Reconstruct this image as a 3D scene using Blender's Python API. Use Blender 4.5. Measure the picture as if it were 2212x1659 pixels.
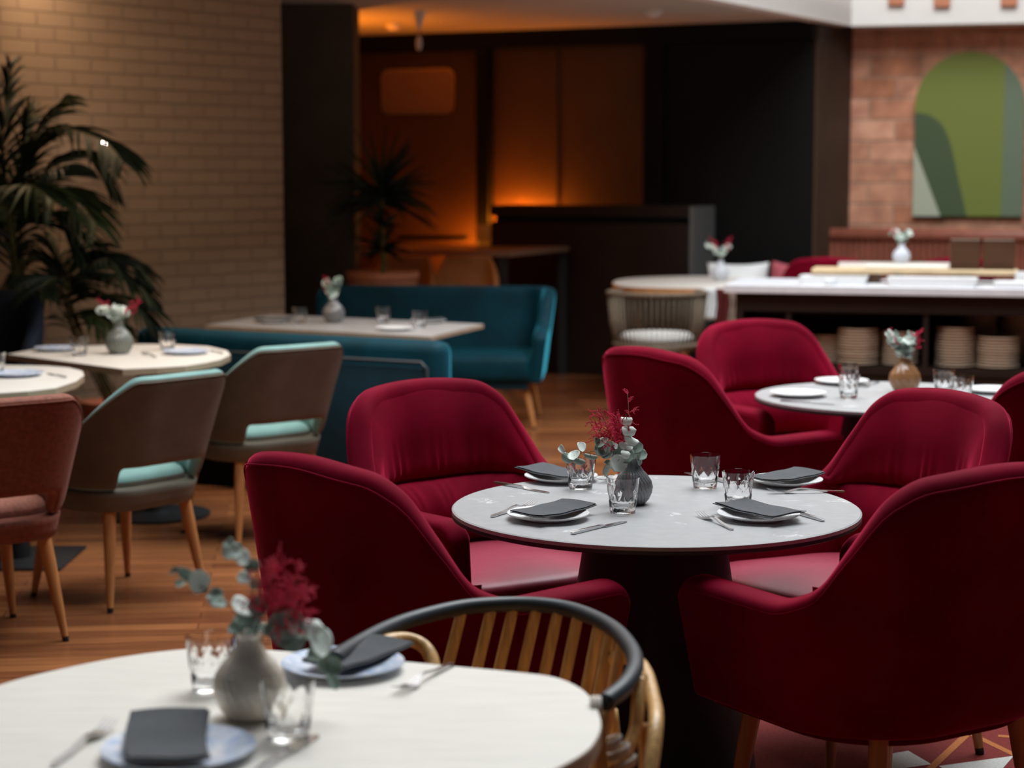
import bpy, bmesh, math, random
from mathutils import Vector, Matrix
C = bpy.context.scene
for o in list(bpy.data.objects): bpy.data.objects.remove(o)
rnd = random.Random(7)
R = math.radians; PI = math.pi
# ------------------------------------------------------------------ camera
F = 4100.0; TH = R(6.3); H = 1.55
cam = bpy.data.cameras.new('camera'); co = bpy.data.objects.new('camera', cam)
C.collection.objects.link(co); C.camera = co
co.location = (0, 0, H); co.rotation_euler = (R(90) - TH, 0, 0)
cam.sensor_width = 36; cam.lens = F / 2212 * 36; cam.clip_start = .05; cam.clip_end = 100
cam.dof.use_dof = True; cam.dof.focus_distance = 4.55; cam.dof.aperture_fstop = 2.9; cam.dof.aperture_blades = 0
# ------------------------------------------------------------------ light and exposure
C.view_settings.view_transform = 'Standard'; C.view_settings.look = 'None'
C.view_settings.exposure = 0.0; C.view_settings.gamma = 1; C.view_settings.use_curve_mapping = False
w = bpy.data.worlds.new('world'); C.world = w; w.use_nodes = True
w.node_tree.nodes['Background'].inputs[0].default_value = (.75, .85, 1, 1)
w.node_tree.nodes['Background'].inputs[1].default_value = .02
U = Vector((.866, -.5, 0)); W = Vector((.5, .866, 0))          # the room's two directions
CORNER = Vector((2.60, 14.75, 0))                              # back left corner of the atrium
def area(name, loc, rot, sx, sy, power, col):
    l = bpy.data.lights.new(name, 'AREA'); l.shape = 'RECTANGLE'; l.size = sx; l.size_y = sy
    l.energy = power; l.color = col
    o = bpy.data.objects.new(name, l); C.collection.objects.link(o); o.location = loc; o.rotation_euler = rot
    return o
sk = CORNER - W * 6.0 + U * 2.5
area('skylight', (sk.x, sk.y, 6.9), (0, 0, R(-30)), 5.2, 8.4, 1060, (.93, .97, 1.0))
def point(name, loc, power, col, r=.06):
    l = bpy.data.lights.new(name, 'POINT'); l.energy = power; l.color = col; l.shadow_soft_size = r
    o = bpy.data.objects.new(name, l); C.collection.objects.link(o); o.location = loc
    return o
# ------------------------------------------------------------------ photo pixel -> place
_c, _s = math.cos(TH), math.sin(TH)
def _K(py):
    v = (py - 829.5) / F; return (_s + v * _c) / (_c - v * _s)
def at(px, py, Z=0.):
    Y = (H - Z) / _K(py); zc = Y * _c + (H - Z) * _s
    return Vector(((px - 1106) * zc / F, Y, Z))
def up(px, py, Y):
    h = Y * _K(py); zc = Y * _c + h * _s
    return Vector(((px - 1106) * zc / F, Y, H - h))
# ------------------------------------------------------------------ helpers
def tag(o, label=None, cat=None, group=None, kind=None):
    if label: o['label'] = label
    if cat: o['category'] = cat
    if group: o['group'] = group
    if kind: o['kind'] = kind
    return o
def thing(name, label, cat, loc=(0, 0, 0), rz=0, group=None):
    o = bpy.data.objects.new(name, None); C.collection.objects.link(o)
    o.location = loc; o.rotation_euler = (0, 0, rz); o.empty_display_size = .1
    return tag(o, label, cat, group)
def obj(name, V, Fc, mats, parent=None, smooth=True, mi=None, sub=0, bevel=0, solid=None, auto=None):
    me = bpy.data.meshes.new(name); me.from_pydata([tuple(v) for v in V], [], Fc)
    if not isinstance(mats, (list, tuple)): mats = [mats]
    for m in mats: me.materials.append(m)
    if mi:
        for p, i in zip(me.polygons, mi): p.material_index = i
    bm = bmesh.new(); bm.from_mesh(me); bmesh.ops.recalc_face_normals(bm, faces=bm.faces) if solid is None else None
    bm.to_mesh(me); bm.free()
    if smooth:
        for p in me.polygons: p.use_smooth = True
    if auto is not None: me.set_sharp_from_angle(angle=R(auto))
    o = bpy.data.objects.new(name, me); C.collection.objects.link(o)
    if parent: o.parent = parent
    if solid is not None:
        m = o.modifiers.new('s', 'SOLIDIFY'); m.thickness = solid[0]; m.offset = solid[1]; m.use_even_offset = True
        if len(solid) > 2: m.material_offset = solid[2]; m.material_offset_rim = solid[3]
    if bevel:
        m = o.modifiers.new('b', 'BEVEL'); m.width = bevel; m.segments = 3; m.limit_method = 'ANGLE'; m.angle_limit = R(35)
        m.harden_normals = False
    if sub:
        m = o.modifiers.new('u', 'SUBSURF'); m.levels = sub; m.render_levels = sub
    return o
class MB:
    def __init__(s): s.V = []; s.F = []
    def add(s, V, Fc):
        n = len(s.V); s.V += [Vector(v) for v in V]; s.F += [[i + n for i in f] for f in Fc]; return s
    def box(s, c, d, rz=0, M=None):
        x, y, z = [q / 2 for q in d]
        V = [Vector((a * x, b * y, e * z)) for a in (-1, 1) for b in (-1, 1) for e in (-1, 1)]
        m = Matrix.Translation(c) @ Matrix.Rotation(rz, 4, 'Z')
        if M is not None: m = M @ m
        return s.add([m @ v for v in V], [[0, 1, 3, 2], [4, 6, 7, 5], [0, 4, 5, 1], [2, 3, 7, 6], [0, 2, 6, 4], [1, 5, 7, 3]])
    def tube(s, P, r, n=8, closed=False, caps=True):
        P = [Vector(p) for p in P]; N = len(P)
        rr = r if isinstance(r, (list, tuple)) else [r] * N
        V = []; prev = None
        for i, p in enumerate(P):
            t = (P[(i + 1) % N] - P[i - 1]) if closed else (P[min(i + 1, N - 1)] - P[max(i - 1, 0)])
            t.normalize()
            a = prev - t * prev.dot(t) if prev is not None else t.orthogonal()
            if a.length < 1e-6: a = t.orthogonal()
            a.normalize(); prev = a; b = t.cross(a)
            V += [p + (a * math.cos(2 * PI * k / n) + b * math.sin(2 * PI * k / n)) * rr[i] for k in range(n)]
        Fc = []
        for i in range(N if closed else N - 1):
            j = (i + 1) % N
            Fc += [[i * n + k, i * n + (k + 1) % n, j * n + (k + 1) % n, j * n + k] for k in range(n)]
        if caps and not closed: Fc += [list(range(n))[::-1], [(N - 1) * n + k for k in range(n)]]
        return s.add(V, Fc)
    def lathe(s, prof, n=32, c=(0, 0, 0), fn=None, cap0=False, cap1=False):
        V = []
        for j, (r, z) in enumerate(prof):
            for k in range(n):
                a = 2 * PI * k / n; q = r * (fn(a, j, z) if fn else 1)
                V.append((c[0] + q * math.cos(a), c[1] + q * math.sin(a), c[2] + z))
        m = len(prof)
        Fc = [[j * n + k, j * n + (k + 1) % n, (j + 1) * n + (k + 1) % n, (j + 1) * n + k] for j in range(m - 1) for k in range(n)]
        if cap0: Fc.append(list(range(n)))
        if cap1: Fc.append([(m - 1) * n + k for k in range(n)])
        return s.add(V, Fc)
    def prism(s, poly, z0, z1, inset=0):
        n = len(poly); V = [(p[0], p[1], z0) for p in poly] + [(p[0], p[1], z1) for p in poly]
        return s.add(V, [list(range(n))[::-1], list(range(n, 2 * n))] + [[i, (i + 1) % n, n + (i + 1) % n, n + i] for i in range(n)])
    def build(s, name, m, parent=None, **k): return obj(name, s.V, s.F, m, parent, **k)
def kids(o): return [c for c in bpy.data.objects if c.parent == o]
def copy_tree(o, parent=None):
    c = o.copy(); C.collection.objects.link(c); c.parent = parent
    for ch in kids(o): copy_tree(ch, c)
    return c
def put(o, loc, rz=0, label=None, group=None, name=None):
    o.location = loc; o.rotation_euler = (0, 0, rz)
    if label: o['label'] = label
    if group: o['group'] = group
    return o
def smoothpoly(pts, n=6):
    out = []; N = len(pts)
    for i in range(N):
        p0, p1, p2, p3 = [Vector(pts[(i + k) % N]) for k in (-1, 0, 1, 2)]
        for k in range(n):
            t = k / n
            out.append(.5 * ((2 * p1) + (p2 - p0) * t + (2 * p0 - 5 * p1 + 4 * p2 - p3) * t * t + (3 * p1 - p0 - 3 * p2 + p3) * t ** 3))
    return out
def spline(pts, n=8):
    pts = [Vector(p) for p in pts]; out = []
    for i in range(len(pts) - 1):
        p0 = pts[max(i - 1, 0)]; p1 = pts[i]; p2 = pts[i + 1]; p3 = pts[min(i + 2, len(pts) - 1)]
        for k in range(n):
            t = k / n
            out.append(.5 * ((2 * p1) + (p2 - p0) * t + (2 * p0 - 5 * p1 + 4 * p2 - p3) * t * t + (3 * p1 - p0 - 3 * p2 + p3) * t ** 3))
    out.append(pts[-1]); return out
def smooth01(t): t = max(0, min(1, t)); return t * t * (3 - 2 * t)
def mono(x, xs, ys):
    n = len(xs)
    if x <= xs[0]: return ys[0]
    if x >= xs[-1]: return ys[-1]
    d = [(ys[i + 1] - ys[i]) / (xs[i + 1] - xs[i]) for i in range(n - 1)]
    m = [0.] + [0. if d[i - 1] * d[i] <= 0 else 2 * d[i - 1] * d[i] / (d[i - 1] + d[i]) for i in range(1, n - 1)] + [0.]
    for i in range(n - 1):
        if x <= xs[i + 1]:
            h = xs[i + 1] - xs[i]; t = (x - xs[i]) / h
            return (2 * t ** 3 - 3 * t * t + 1) * ys[i] + (t ** 3 - 2 * t * t + t) * h * m[i] + (-2 * t ** 3 + 3 * t * t) * ys[i + 1] + (t ** 3 - t * t) * h * m[i + 1]
def interp(x, xs, ys):
    if x <= xs[0]: return ys[0]
    for i in range(len(xs) - 1):
        if x <= xs[i + 1]:
            t = (x - xs[i]) / (xs[i + 1] - xs[i]); return ys[i] + (ys[i + 1] - ys[i]) * smooth01(t)
    return ys[-1]
# ------------------------------------------------------------------ materials
def mat(name, col, rough=.5, metal=0, sheen=0, sheen_tint=None, sheen_rough=.3, spec=.5, trans=0, ior=1.45, coat=0,
        noise=0, nscale=8, nstretch=(1, 1, 1), bump=0, bscale=60, bstretch=(1, 1, 1), col2=None, ndetail=4, emit=None, estr=0):
    m = bpy.data.materials.new(name); m.use_nodes = True; nt = m.node_tree; b = nt.nodes['Principled BSDF']
    b.inputs['Base Color'].default_value = (*col, 1); b.inputs['Roughness'].default_value = rough
    b.inputs['Metallic'].default_value = metal; b.inputs['IOR'].default_value = ior
    b.inputs['Specular IOR Level'].default_value = spec; b.inputs['Transmission Weight'].default_value = trans
    b.inputs['Coat Weight'].default_value = coat
    if sheen:
        b.inputs['Sheen Weight'].default_value = sheen; b.inputs['Sheen Roughness'].default_value = sheen_rough
        b.inputs['Sheen Tint'].default_value = (*(sheen_tint or (1, 1, 1)), 1)
    if emit: b.inputs['Emission Color'].default_value = (*emit, 1); b.inputs['Emission Strength'].default_value = estr
    L = nt.links.new
    tc = nt.nodes.new('ShaderNodeTexCoord')
    if noise or col2:
        mp = nt.nodes.new('ShaderNodeMapping'); mp.inputs['Scale'].default_value = nstretch; L(tc.outputs['Object'], mp.inputs[0])
        n = nt.nodes.new('ShaderNodeTexNoise'); n.inputs['Scale'].default_value = nscale; n.inputs['Detail'].default_value = ndetail
        L(mp.outputs[0], n.inputs['Vector'])
        cr = nt.nodes.new('ShaderNodeValToRGB'); L(n.outputs['Fac'], cr.inputs[0])
        c2 = col2 or tuple(min(1, c * (1 + noise)) for c in col); c1 = col if col2 else tuple(c * (1 - noise) for c in col)
        cr.color_ramp.elements[0].position = .32; cr.color_ramp.elements[1].position = .68
        cr.color_ramp.elements[0].color = (*c1, 1); cr.color_ramp.elements[1].color = (*c2, 1)
        L(cr.outputs[0], b.inputs['Base Color'])
    if bump:
        mp = nt.nodes.new('ShaderNodeMapping'); mp.inputs['Scale'].default_value = bstretch; L(tc.outputs['Object'], mp.inputs[0])
        n = nt.nodes.new('ShaderNodeTexNoise'); n.inputs['Scale'].default_value = bscale; n.inputs['Detail'].default_value = 3
        L(mp.outputs[0], n.inputs['Vector'])
        bp = nt.nodes.new('ShaderNodeBump'); bp.inputs['Strength'].default_value = bump; bp.inputs['Distance'].default_value = .01
        L(n.outputs['Fac'], bp.inputs['Height']); L(bp.outputs[0], b.inputs['Normal'])
    return m
M = {}
M['velvet'] = mat('red velvet', (.19, .0008, .016), .8, sheen=1.0, sheen_tint=(1, .06, .17), sheen_rough=.30, spec=.08, noise=.22, nscale=5, ndetail=5, bump=.12, bscale=14)
M['seat_red'] = mat('red seat fabric', (.33, .010, .045), .42, spec=.55, sheen=.5, sheen_tint=(1, .5, .55), sheen_rough=.5, noise=.08, nscale=60)
M['teal'] = mat('teal velvet', (.0, .035, .055), .65, sheen=.9, sheen_tint=(.08, .6, .8), sheen_rough=.30, spec=.2, noise=.25, nscale=4, bump=.1, bscale=12)
M['teal_dark'] = mat('dark teal cloth', (.0, .03, .05), .8, noise=.2, nscale=5)
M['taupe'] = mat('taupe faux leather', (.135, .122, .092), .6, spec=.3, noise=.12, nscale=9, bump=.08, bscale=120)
M['mint'] = mat('mint velvet', (.20, .37, .345), .6, sheen=.5, sheen_tint=(.8, 1, .97), spec=.3, noise=.1, nscale=10)
M['terra'] = mat('terracotta woven fabric', (.17, .045, .024), .85, sheen=.12, sheen_tint=(1, .6, .5), noise=.2, nscale=70, bump=.15, bscale=200)
M['terra_top'] = mat('terracotta woven rim', (.27, .095, .062), .8, sheen=.2, sheen_tint=(1, .7, .6), noise=.2, nscale=70, bump=.15, bscale=200)
M['navy'] = mat('navy cloth', (.004, .012, .028), .8, noise=.2)
M['oak'] = mat('oiled oak leg wood', (.50, .22, .075), .42, noise=.16, nscale=5, nstretch=(14, 14, 1), bump=.05)
M['foot'] = mat('black foot cap', (.01, .01, .01), .5)
M['black'] = mat('black powder coated metal', (.012, .013, .014), .5, noise=.1)
M['blackrail'] = mat('black painted cane', (.035, .043, .05), .42, spec=.5)
M['cane'] = mat('varnished cane', (.72, .42, .16), .38, noise=.25, nscale=6, nstretch=(20, 20, 2), coat=.2)
M['rope'] = mat('white rope and glint', (.75, .68, .6), .8, noise=.15, nscale=90)
M['tabletop_grey'] = None
M['edge_dark'] = mat('dark laminate edge', (.03, .035, .037), .45)
M['ash'] = mat('pale ash veneer', (.83, .785, .71), .42, noise=.05, nscale=3, nstretch=(3, 30, 1), spec=.35)
M['ash_edge'] = mat('pale ash edge', (.42, .32, .22), .5, noise=.1)
M['plate'] = mat('white glazed stoneware', (.82, .82, .82), .22, spec=.6, bump=.5, bscale=90)
M['plate_blue'] = mat('blue washed stoneware', (.42, .55, .80), .2, spec=.6, col2=(.88, .90, .94), nscale=55)
M['napkin'] = mat('charcoal paper napkin', (.085, .090, .098), .9, bump=.1, bscale=300, noise=.08, nscale=90)
M['steel'] = mat('polished cutlery steel', (.62, .62, .63), .18, metal=1)
M['glass'] = mat('clear pressed glass', (1, 1, 1), .02, trans=1, ior=1.47)
M['vase_grey'] = mat('grey glazed ceramic', (.20, .202, .21), .18, spec=.9, noise=.2, nscale=12)
M['vase_beige'] = mat('sand glazed ceramic', (.92, .80, .68), .25, spec=.8, coat=1, noise=.12, nscale=12)
M['vase_amber'] = mat('amber glazed ceramic', (.34, .16, .07), .12, spec=.8, noise=.2, nscale=12)
M['vase_sage'] = mat('sage grey ceramic', (.22, .23, .20), .25, spec=.6, noise=.2, nscale=12)
M['vase_white'] = mat('white ceramic', (.6, .62, .68), .25)
M['euc'] = mat('eucalyptus leaf', (.30, .40, .34), .55, noise=.15, nscale=30, sheen=.3)
M['euc2'] = mat('pale eucalyptus leaf', (.72, .80, .73), .5, noise=.1, nscale=30, sheen=.3)
M['stem'] = mat('woody stem', (.16, .11, .06), .6)
M['astilbe'] = mat('red dried flower', (.58, .018, .065), .7, noise=.25, nscale=60)
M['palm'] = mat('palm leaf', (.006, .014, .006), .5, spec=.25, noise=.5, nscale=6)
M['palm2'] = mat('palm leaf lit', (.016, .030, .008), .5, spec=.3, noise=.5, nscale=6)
M['palmstem'] = mat('palm cane', (.10, .10, .03), .5, noise=.3, nscale=20)
M['terracotta'] = mat('terracotta pot', (.50, .19, .10), .7, noise=.15, nscale=15)
M['darkwall'] = mat('dark stained panel', (.035, .020, .013), .55, noise=.25, nscale=3, nstretch=(6, 6, 1))
M['brownwall'] = mat('brown wall panel', (.075, .034, .014), .62, noise=.1, nscale=3)
M['blackwall'] = mat('black panel', (.004, .004, .004), .6, spec=.2)
M['column'] = mat('charcoal plaster', (.075, .068, .056), .9, spec=.2, noise=.1, nscale=6)
M['ceil'] = mat('ceiling plaster', (.50, .46, .40), .9)
M['fascia'] = mat('white fascia plaster', (.74, .70, .66), .85, noise=.02)
M['walnut'] = mat('dark walnut', (.075, .032, .014), .45, noise=.3, nscale=4, nstretch=(1, 1, 12))
M['counterwood'] = mat('dark brown joinery', (.018, .009, .006), .55, spec=.3, noise=.2, nscale=3)
M['marble'] = mat('white marble', (.74, .75, .79), .3, noise=.05, nscale=12)
M['boardwood'] = mat('pale oak board', (.62, .46, .27), .5, noise=.12, nscale=5, nstretch=(2, 20, 1))
M['beigeplate'] = mat('beige stoneware', (.62, .47, .34), .5, noise=.1)
M['whitecloth'] = mat('white cotton', (.8, .82, .82), .9, noise=.03)
M['pinkcloth'] = mat('pink cotton', (.40, .085, .105), .85, noise=.1)
M['wicker'] = mat('taupe woven cord', (.17, .13, .09), .75, noise=.2, nscale=40)
M['channel'] = mat('terracotta channelled leather', (.24, .075, .045), .5, noise=.15, nscale=9)
M['amberseat'] = mat('amber upholstery', (.42, .16, .04), .6, noise=.15)
M['bronze'] = mat('brushed bronze mirror', (.40, .23, .14), .4, metal=.7)
M['brass'] = mat('brass', (.75, .45, .15), .3, metal=1)
M['artgreen'] = mat('olive green paint', (.155, .185, .032), .7)
M['artdark'] = mat('dark green paint', (.055, .085, .035), .7)
M['artcream'] = mat('pale sage paint', (.40, .42, .31), .7)
M['artblue'] = mat('grey blue paint', (.125, .165, .105), .7)
def grey_top():
    m = mat('grey marbled laminate', (.50, .505, .51), .34, spec=.4); nt = m.node_tree; b = nt.nodes['Principled BSDF']; L = nt.links.new
    tc = nt.nodes['Texture Coordinate']
    n1 = nt.nodes.new('ShaderNodeTexNoise'); n1.inputs['Scale'].default_value = 3.2; n1.inputs['Detail'].default_value = 9; n1.inputs['Roughness'].default_value = .62; n1.inputs['Distortion'].default_value = 1.2
    L(tc.outputs['Object'], n1.inputs['Vector'])
    r1 = nt.nodes.new('ShaderNodeValToRGB'); L(n1.outputs['Fac'], r1.inputs[0]); e = r1.color_ramp.elements
    e[0].position = .488; e[0].color = (0, 0, 0, 1); e[1].position = .512; e[1].color = (0, 0, 0, 1)
    k = e.new(.5); k.color = (1, 1, 1, 1)
    n2 = nt.nodes.new('ShaderNodeTexNoise'); n2.inputs['Scale'].default_value = 7; n2.inputs['Detail'].default_value = 5; L(tc.outputs['Object'], n2.inputs['Vector'])
    r2 = nt.nodes.new('ShaderNodeValToRGB'); L(n2.outputs['Fac'], r2.inputs[0]); r2.color_ramp.elements[0].position = .56; r2.color_ramp.elements[1].position = .64
    mu = nt.nodes.new('ShaderNodeMath'); mu.operation = 'MULTIPLY'; L(r1.outputs[0], mu.inputs[0]); L(r2.outputs[0], mu.inputs[1])
    n3 = nt.nodes.new('ShaderNodeTexNoise'); n3.inputs['Scale'].default_value = 30; n3.inputs['Detail'].default_value = 6; L(tc.outputs['Object'], n3.inputs['Vector'])
    r3 = nt.nodes.new('ShaderNodeValToRGB'); L(n3.outputs['Fac'], r3.inputs[0])
    r3.color_ramp.elements[0].color = (.36, .363, .367, 1); r3.color_ramp.elements[1].color = (.47, .473, .477, 1)
    mx = nt.nodes.new('ShaderNodeMixRGB'); L(mu.outputs[0], mx.inputs[0]); L(r3.outputs[0], mx.inputs[1]); mx.inputs[2].default_value = (.85, .85, .85, 1)
    L(mx.outputs[0], b.inputs['Base Color']); return m
M['tabletop_grey'] = grey_top()
def brick_mat(name, c1, c2, cm, bw, bh, mortar, bump, rough=.85, noise=0):
    m = bpy.data.materials.new(name); m.use_nodes = True; nt = m.node_tree; b = nt.nodes['Principled BSDF']; L = nt.links.new
    tc = nt.nodes.new('ShaderNodeTexCoord'); mp = nt.nodes.new('ShaderNodeMapping'); L(tc.outputs['Object'], mp.inputs[0])
    mp.inputs['Rotation'].default_value = (R(90), 0, 0)
    cx = nt.nodes.new('ShaderNodeSeparateXYZ'); L(tc.outputs['Object'], cx.inputs[0])
    cb = nt.nodes.new('ShaderNodeCombineXYZ'); L(cx.outputs['X'], cb.inputs['X']); L(cx.outputs['Z'], cb.inputs['Y'])
    nz = nt.nodes.new('ShaderNodeTexNoise'); nz.inputs['Scale'].default_value = 9; L(cb.outputs[0], nz.inputs['Vector'])
    ad = nt.nodes.new('ShaderNodeMixRGB'); ad.blend_type = 'ADD'; ad.inputs[0].default_value = .008; L(cb.outputs[0], ad.inputs[1]); L(nz.outputs['Color'], ad.inputs[2])
    br = nt.nodes.new('ShaderNodeTexBrick'); L(ad.outputs[0], br.inputs['Vector'])
    br.inputs['Color1'].default_value = (*c1, 1); br.inputs['Color2'].default_value = (*c2, 1); br.inputs['Mortar'].default_value = (*cm, 1)
    br.inputs['Scale'].default_value = 1; br.inputs['Mortar Size'].default_value = mortar; br.inputs['Mortar Smooth'].default_value = .5
    br.inputs['Brick Width'].default_value = bw; br.inputs['Row Height'].default_value = bh; br.inputs['Bias'].default_value = 0
    col = br.outputs['Color']
    if noise:
        n2 = nt.nodes.new('ShaderNodeTexNoise'); n2.inputs['Scale'].default_value = 6; n2.inputs['Detail'].default_value = 6; L(cb.outputs[0], n2.inputs['Vector'])
        mx = nt.nodes.new('ShaderNodeMixRGB'); mx.blend_type = 'OVERLAY'; mx.inputs[0].default_value = noise; L(col, mx.inputs[1]); L(n2.outputs['Fac'], mx.inputs[2]); col = mx.outputs[0]
    L(col, b.inputs['Base Color']); b.inputs['Roughness'].default_value = rough
    bp = nt.nodes.new('ShaderNodeBump'); bp.invert = True; bp.inputs['Strength'].default_value = bump; bp.inputs['Distance'].default_value = .012
    L(br.outputs['Fac'], bp.inputs['Height']); L(bp.outputs[0], b.inputs['Normal'])
    return m
M['brickwall'] = brick_mat('painted beige brick', (.30, .225, .155), (.27, .20, .14), (.22, .165, .115), .235, .075, .006, .9)
M['redbrick'] = brick_mat('rough red brick', (.62, .30, .19), (.38, .14, .07), (.40, .22, .14), .40, .165, .012, .5, noise=.8)
def wood_floor():
    m = bpy.data.materials.new('wood plank floor'); m.use_nodes = True; nt = m.node_tree; b = nt.nodes['Principled BSDF']; L = nt.links.new
    tc = nt.nodes.new('ShaderNodeTexCoord'); mp = nt.nodes.new('ShaderNodeMapping'); mp.inputs['Rotation'].default_value = (0, 0, R(-6)); L(tc.outputs['Object'], mp.inputs[0])
    br = nt.nodes.new('ShaderNodeTexBrick'); L(mp.outputs[0], br.inputs['Vector']); br.offset = .37
    br.inputs['Color1'].default_value = (.33, .125, .045, 1); br.inputs['Color2'].default_value = (.17, .055, .022, 1); br.inputs['Mortar'].default_value = (.05, .018, .01, 1)
    br.inputs['Scale'].default_value = 1; br.inputs['Mortar Size'].default_value = .0018; br.inputs['Brick Width'].default_value = 1.1; br.inputs['Row Height'].default_value = .085
    mp2 = nt.nodes.new('ShaderNodeMapping'); mp2.inputs['Scale'].default_value = (1.5, 22, 1); L(mp.outputs[0], mp2.inputs[0])
    n = nt.nodes.new('ShaderNodeTexNoise'); n.inputs['Scale'].default_value = 2.2; n.inputs['Detail'].default_value = 6; L(mp2.outputs[0], n.inputs['Vector'])
    mx = nt.nodes.new('ShaderNodeMixRGB'); mx.blend_type = 'OVERLAY'; mx.inputs[0].default_value = .55; L(br.outputs[0], mx.inputs[1]); L(n.outputs['Fac'], mx.inputs[2])
    L(mx.outputs[0], b.inputs['Base Color']); b.inputs['Roughness'].default_value = .27; b.inputs['Specular IOR Level'].default_value = .45
    return m
M['floor'] = wood_floor()
M['rug_red'] = mat('rug dark red', (.20, .022, .018), .95, noise=.2, nscale=120, bump=.3, bscale=300)
M['rug_white'] = mat('rug white', (.62, .62, .58), .95, noise=.1, nscale=120, bump=.3, bscale=300)
M['rug_orange'] = mat('rug orange', (.48, .16, .045), .95, noise=.15, nscale=120, bump=.3, bscale=300)
# ------------------------------------------------------------------ the setting
def struct(name, o, kind='structure'): o.name = name; o['kind'] = 'structure'; return o
struct('floor', MB().box((0, 9, -.05), (16, 22, .1)).build('floor', M['floor'], smooth=False))
FH = 2.70
# low ceiling left of the atrium edge and behind it
A0 = CORNER - W * 17
cp = [A0, CORNER, CORNER + W * .5, CORNER + W * .5 + Vector((-3, 3.5, 0)), Vector((-8, 19, 0)), Vector((-9, 0, 0))]
struct('ceiling', MB().prism([(p.x, p.y) for p in cp], FH, FH + .12).build('ceiling', M['ceil'], smooth=False))
# atrium fascias: left edge and back edge
UB = Vector((.970, -.243, 0))
def wallseg(name, a, b, z0, z1, th, m, kind='structure'):
    d = b - a; L = d.length; o = MB().box((L / 2, th / 2, (z0 + z1) / 2), (L, th, z1 - z0)).build(name, m, smooth=False)
    o.location = (a.x, a.y, 0); o.rotation_euler = (0, 0, math.atan2(d.y, d.x)); o['kind'] = kind
    return o
wallseg('trim_1', A0, CORNER, FH - .02, 5.6, .14, M['fascia'])
fas = wallseg('trim_2', CORNER, CORNER + UB * 4.5, FH - .02, 5.6, .35, M['fascia'])
# brick wall on the left: ends at px 617
WD = Vector((.615, .788, 0)); WE = Vector((-1.38, 11.5, 0))
wallseg('wall_left', WE - WD * 6.5, WE, 0, FH, .25, M['brickwall'])
# dark column beside it
cl = MB().box((-1.076 - .6, 13.3, FH / 2), (1.2, .5, FH)).build('wall_column', M['column'], smooth=False); cl['kind'] = 'structure'
# back wall with panels, parallel to U
BW0 = up(700, 82, 16.3); BW0.z = 0; BW1 = Vector((2.30, 14.45, 0)); DB = (BW1 - BW0).normalized()
BW0 = BW0 - DB * 2.5
def onwall(px, Y0=None):      # point on back wall seen at pixel column px
    k = (px - 1106) / F
    # X = k*Y*(approx) solved on the wall line
    zc = lambda Y: Y * _c + .2 * _s
    t = 0
    lo, hi = 0., (BW1 - BW0).length + 2
    for _ in range(50):
        t = (lo + hi) / 2; p = BW0 + DB * t
        if p.x - k * zc(p.y) < 0: lo = t
        else: hi = t
    return t
wallseg('wall_back', BW0, BW1, 0, FH, .2, M['brownwall'])
RT = W * .74
rw = wallseg('wall_return', BW1, BW1 + RT, 0, FH, .15, M['darkwall']); rw.name = 'wall_right_return'
BR0 = BW1 + RT + Vector((-.05, .02, 0))
wallseg('wall_right', BR0, BR0 + UB * 5, 0, 3.2, .2, M['redbrick'])
# timber on the back wall: black posts, top band, panel joints
def onback(name, pa, pb, z0, z1, proud, m):
    a, b = onwall(pa), onwall(pb); p = BW0 + DB * a
    o = MB().box(((b - a) / 2, -proud / 2, (z0 + z1) / 2), (b - a, proud, z1 - z0)).build(name, m, smooth=False, bevel=.004)
    o.location = (p.x, p.y, 0); o.rotation_euler = (0, 0, math.atan2(DB.y, DB.x)); o['kind'] = 'structure'; return o
onback('trim_3', 500, 1757, 2.56, FH, .09, M['blackwall'])
onback('trim_4', 1040, 1066, 0, 2.56, .10, M['blackwall'])
onback('trim_5', 1398, 1440, 0, 2.56, .10, M['blackwall'])
onback('trim_6', 1440, 1757, 0, 2.56, .05, M['blackwall'])
onback('trim_7', 1203, 1207, .3, 2.56, .012, M['darkwall'])
onback('trim_8', 700, 1757, 0, .5, .03, M['blackwall'])
# ------------------------------------------------------------------ red armchair
def shell_grid(planf, topf, bot, lean, ns, nv, tmax=1.0, mask=None, zlist=None):
    V = []; Fc = []
    for i in range(ns + 1):
        s = -1 + 2 * i / ns; top = topf(s)
        for j in range(nv + 1):
            z = (bot + (top - bot) * j / nv) if zlist is None else zlist(s, j, top)
            x, y = planf(s, z); V.append((x, y, z))
    for i in range(ns):
        for j in range(nv):
            if mask and mask(i, j): continue
            a = i * (nv + 1) + j; Fc.append([a, a + nv + 1, a + nv + 2, a + 1])
    return V, Fc
def plan_U(s, z, hw, yf, yb, rad, taper, z0, z1, backlean, ex=.0):
    # U-shaped plan: straight arms, round back. s in -1..1
    arm = yf - (yb + rad); arc = rad * PI / 2; flat = 2 * (hw - rad); tot = 2 * arm + 2 * arc + flat
    d = (s + 1) / 2 * tot; sg = -1
    if d > tot / 2: d = tot - d; sg = 1
    if d < arm: x, y = hw, yf - d
    elif d < arm + arc:
        a = (d - arm) / rad; x, y = hw - rad + rad * math.cos(a), yb + rad - rad * math.sin(a)
    else: x, y = hw - rad - (d - arm - arc), yb
    k = (z - z0) / (z1 - z0)
    f = 1 - taper * (1 - k)
    wgt = max(0, (-y - .02) / .3)
    y2 = y * f - backlean * wgt * max(0, k)
    return sg * x * f, y2
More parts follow.
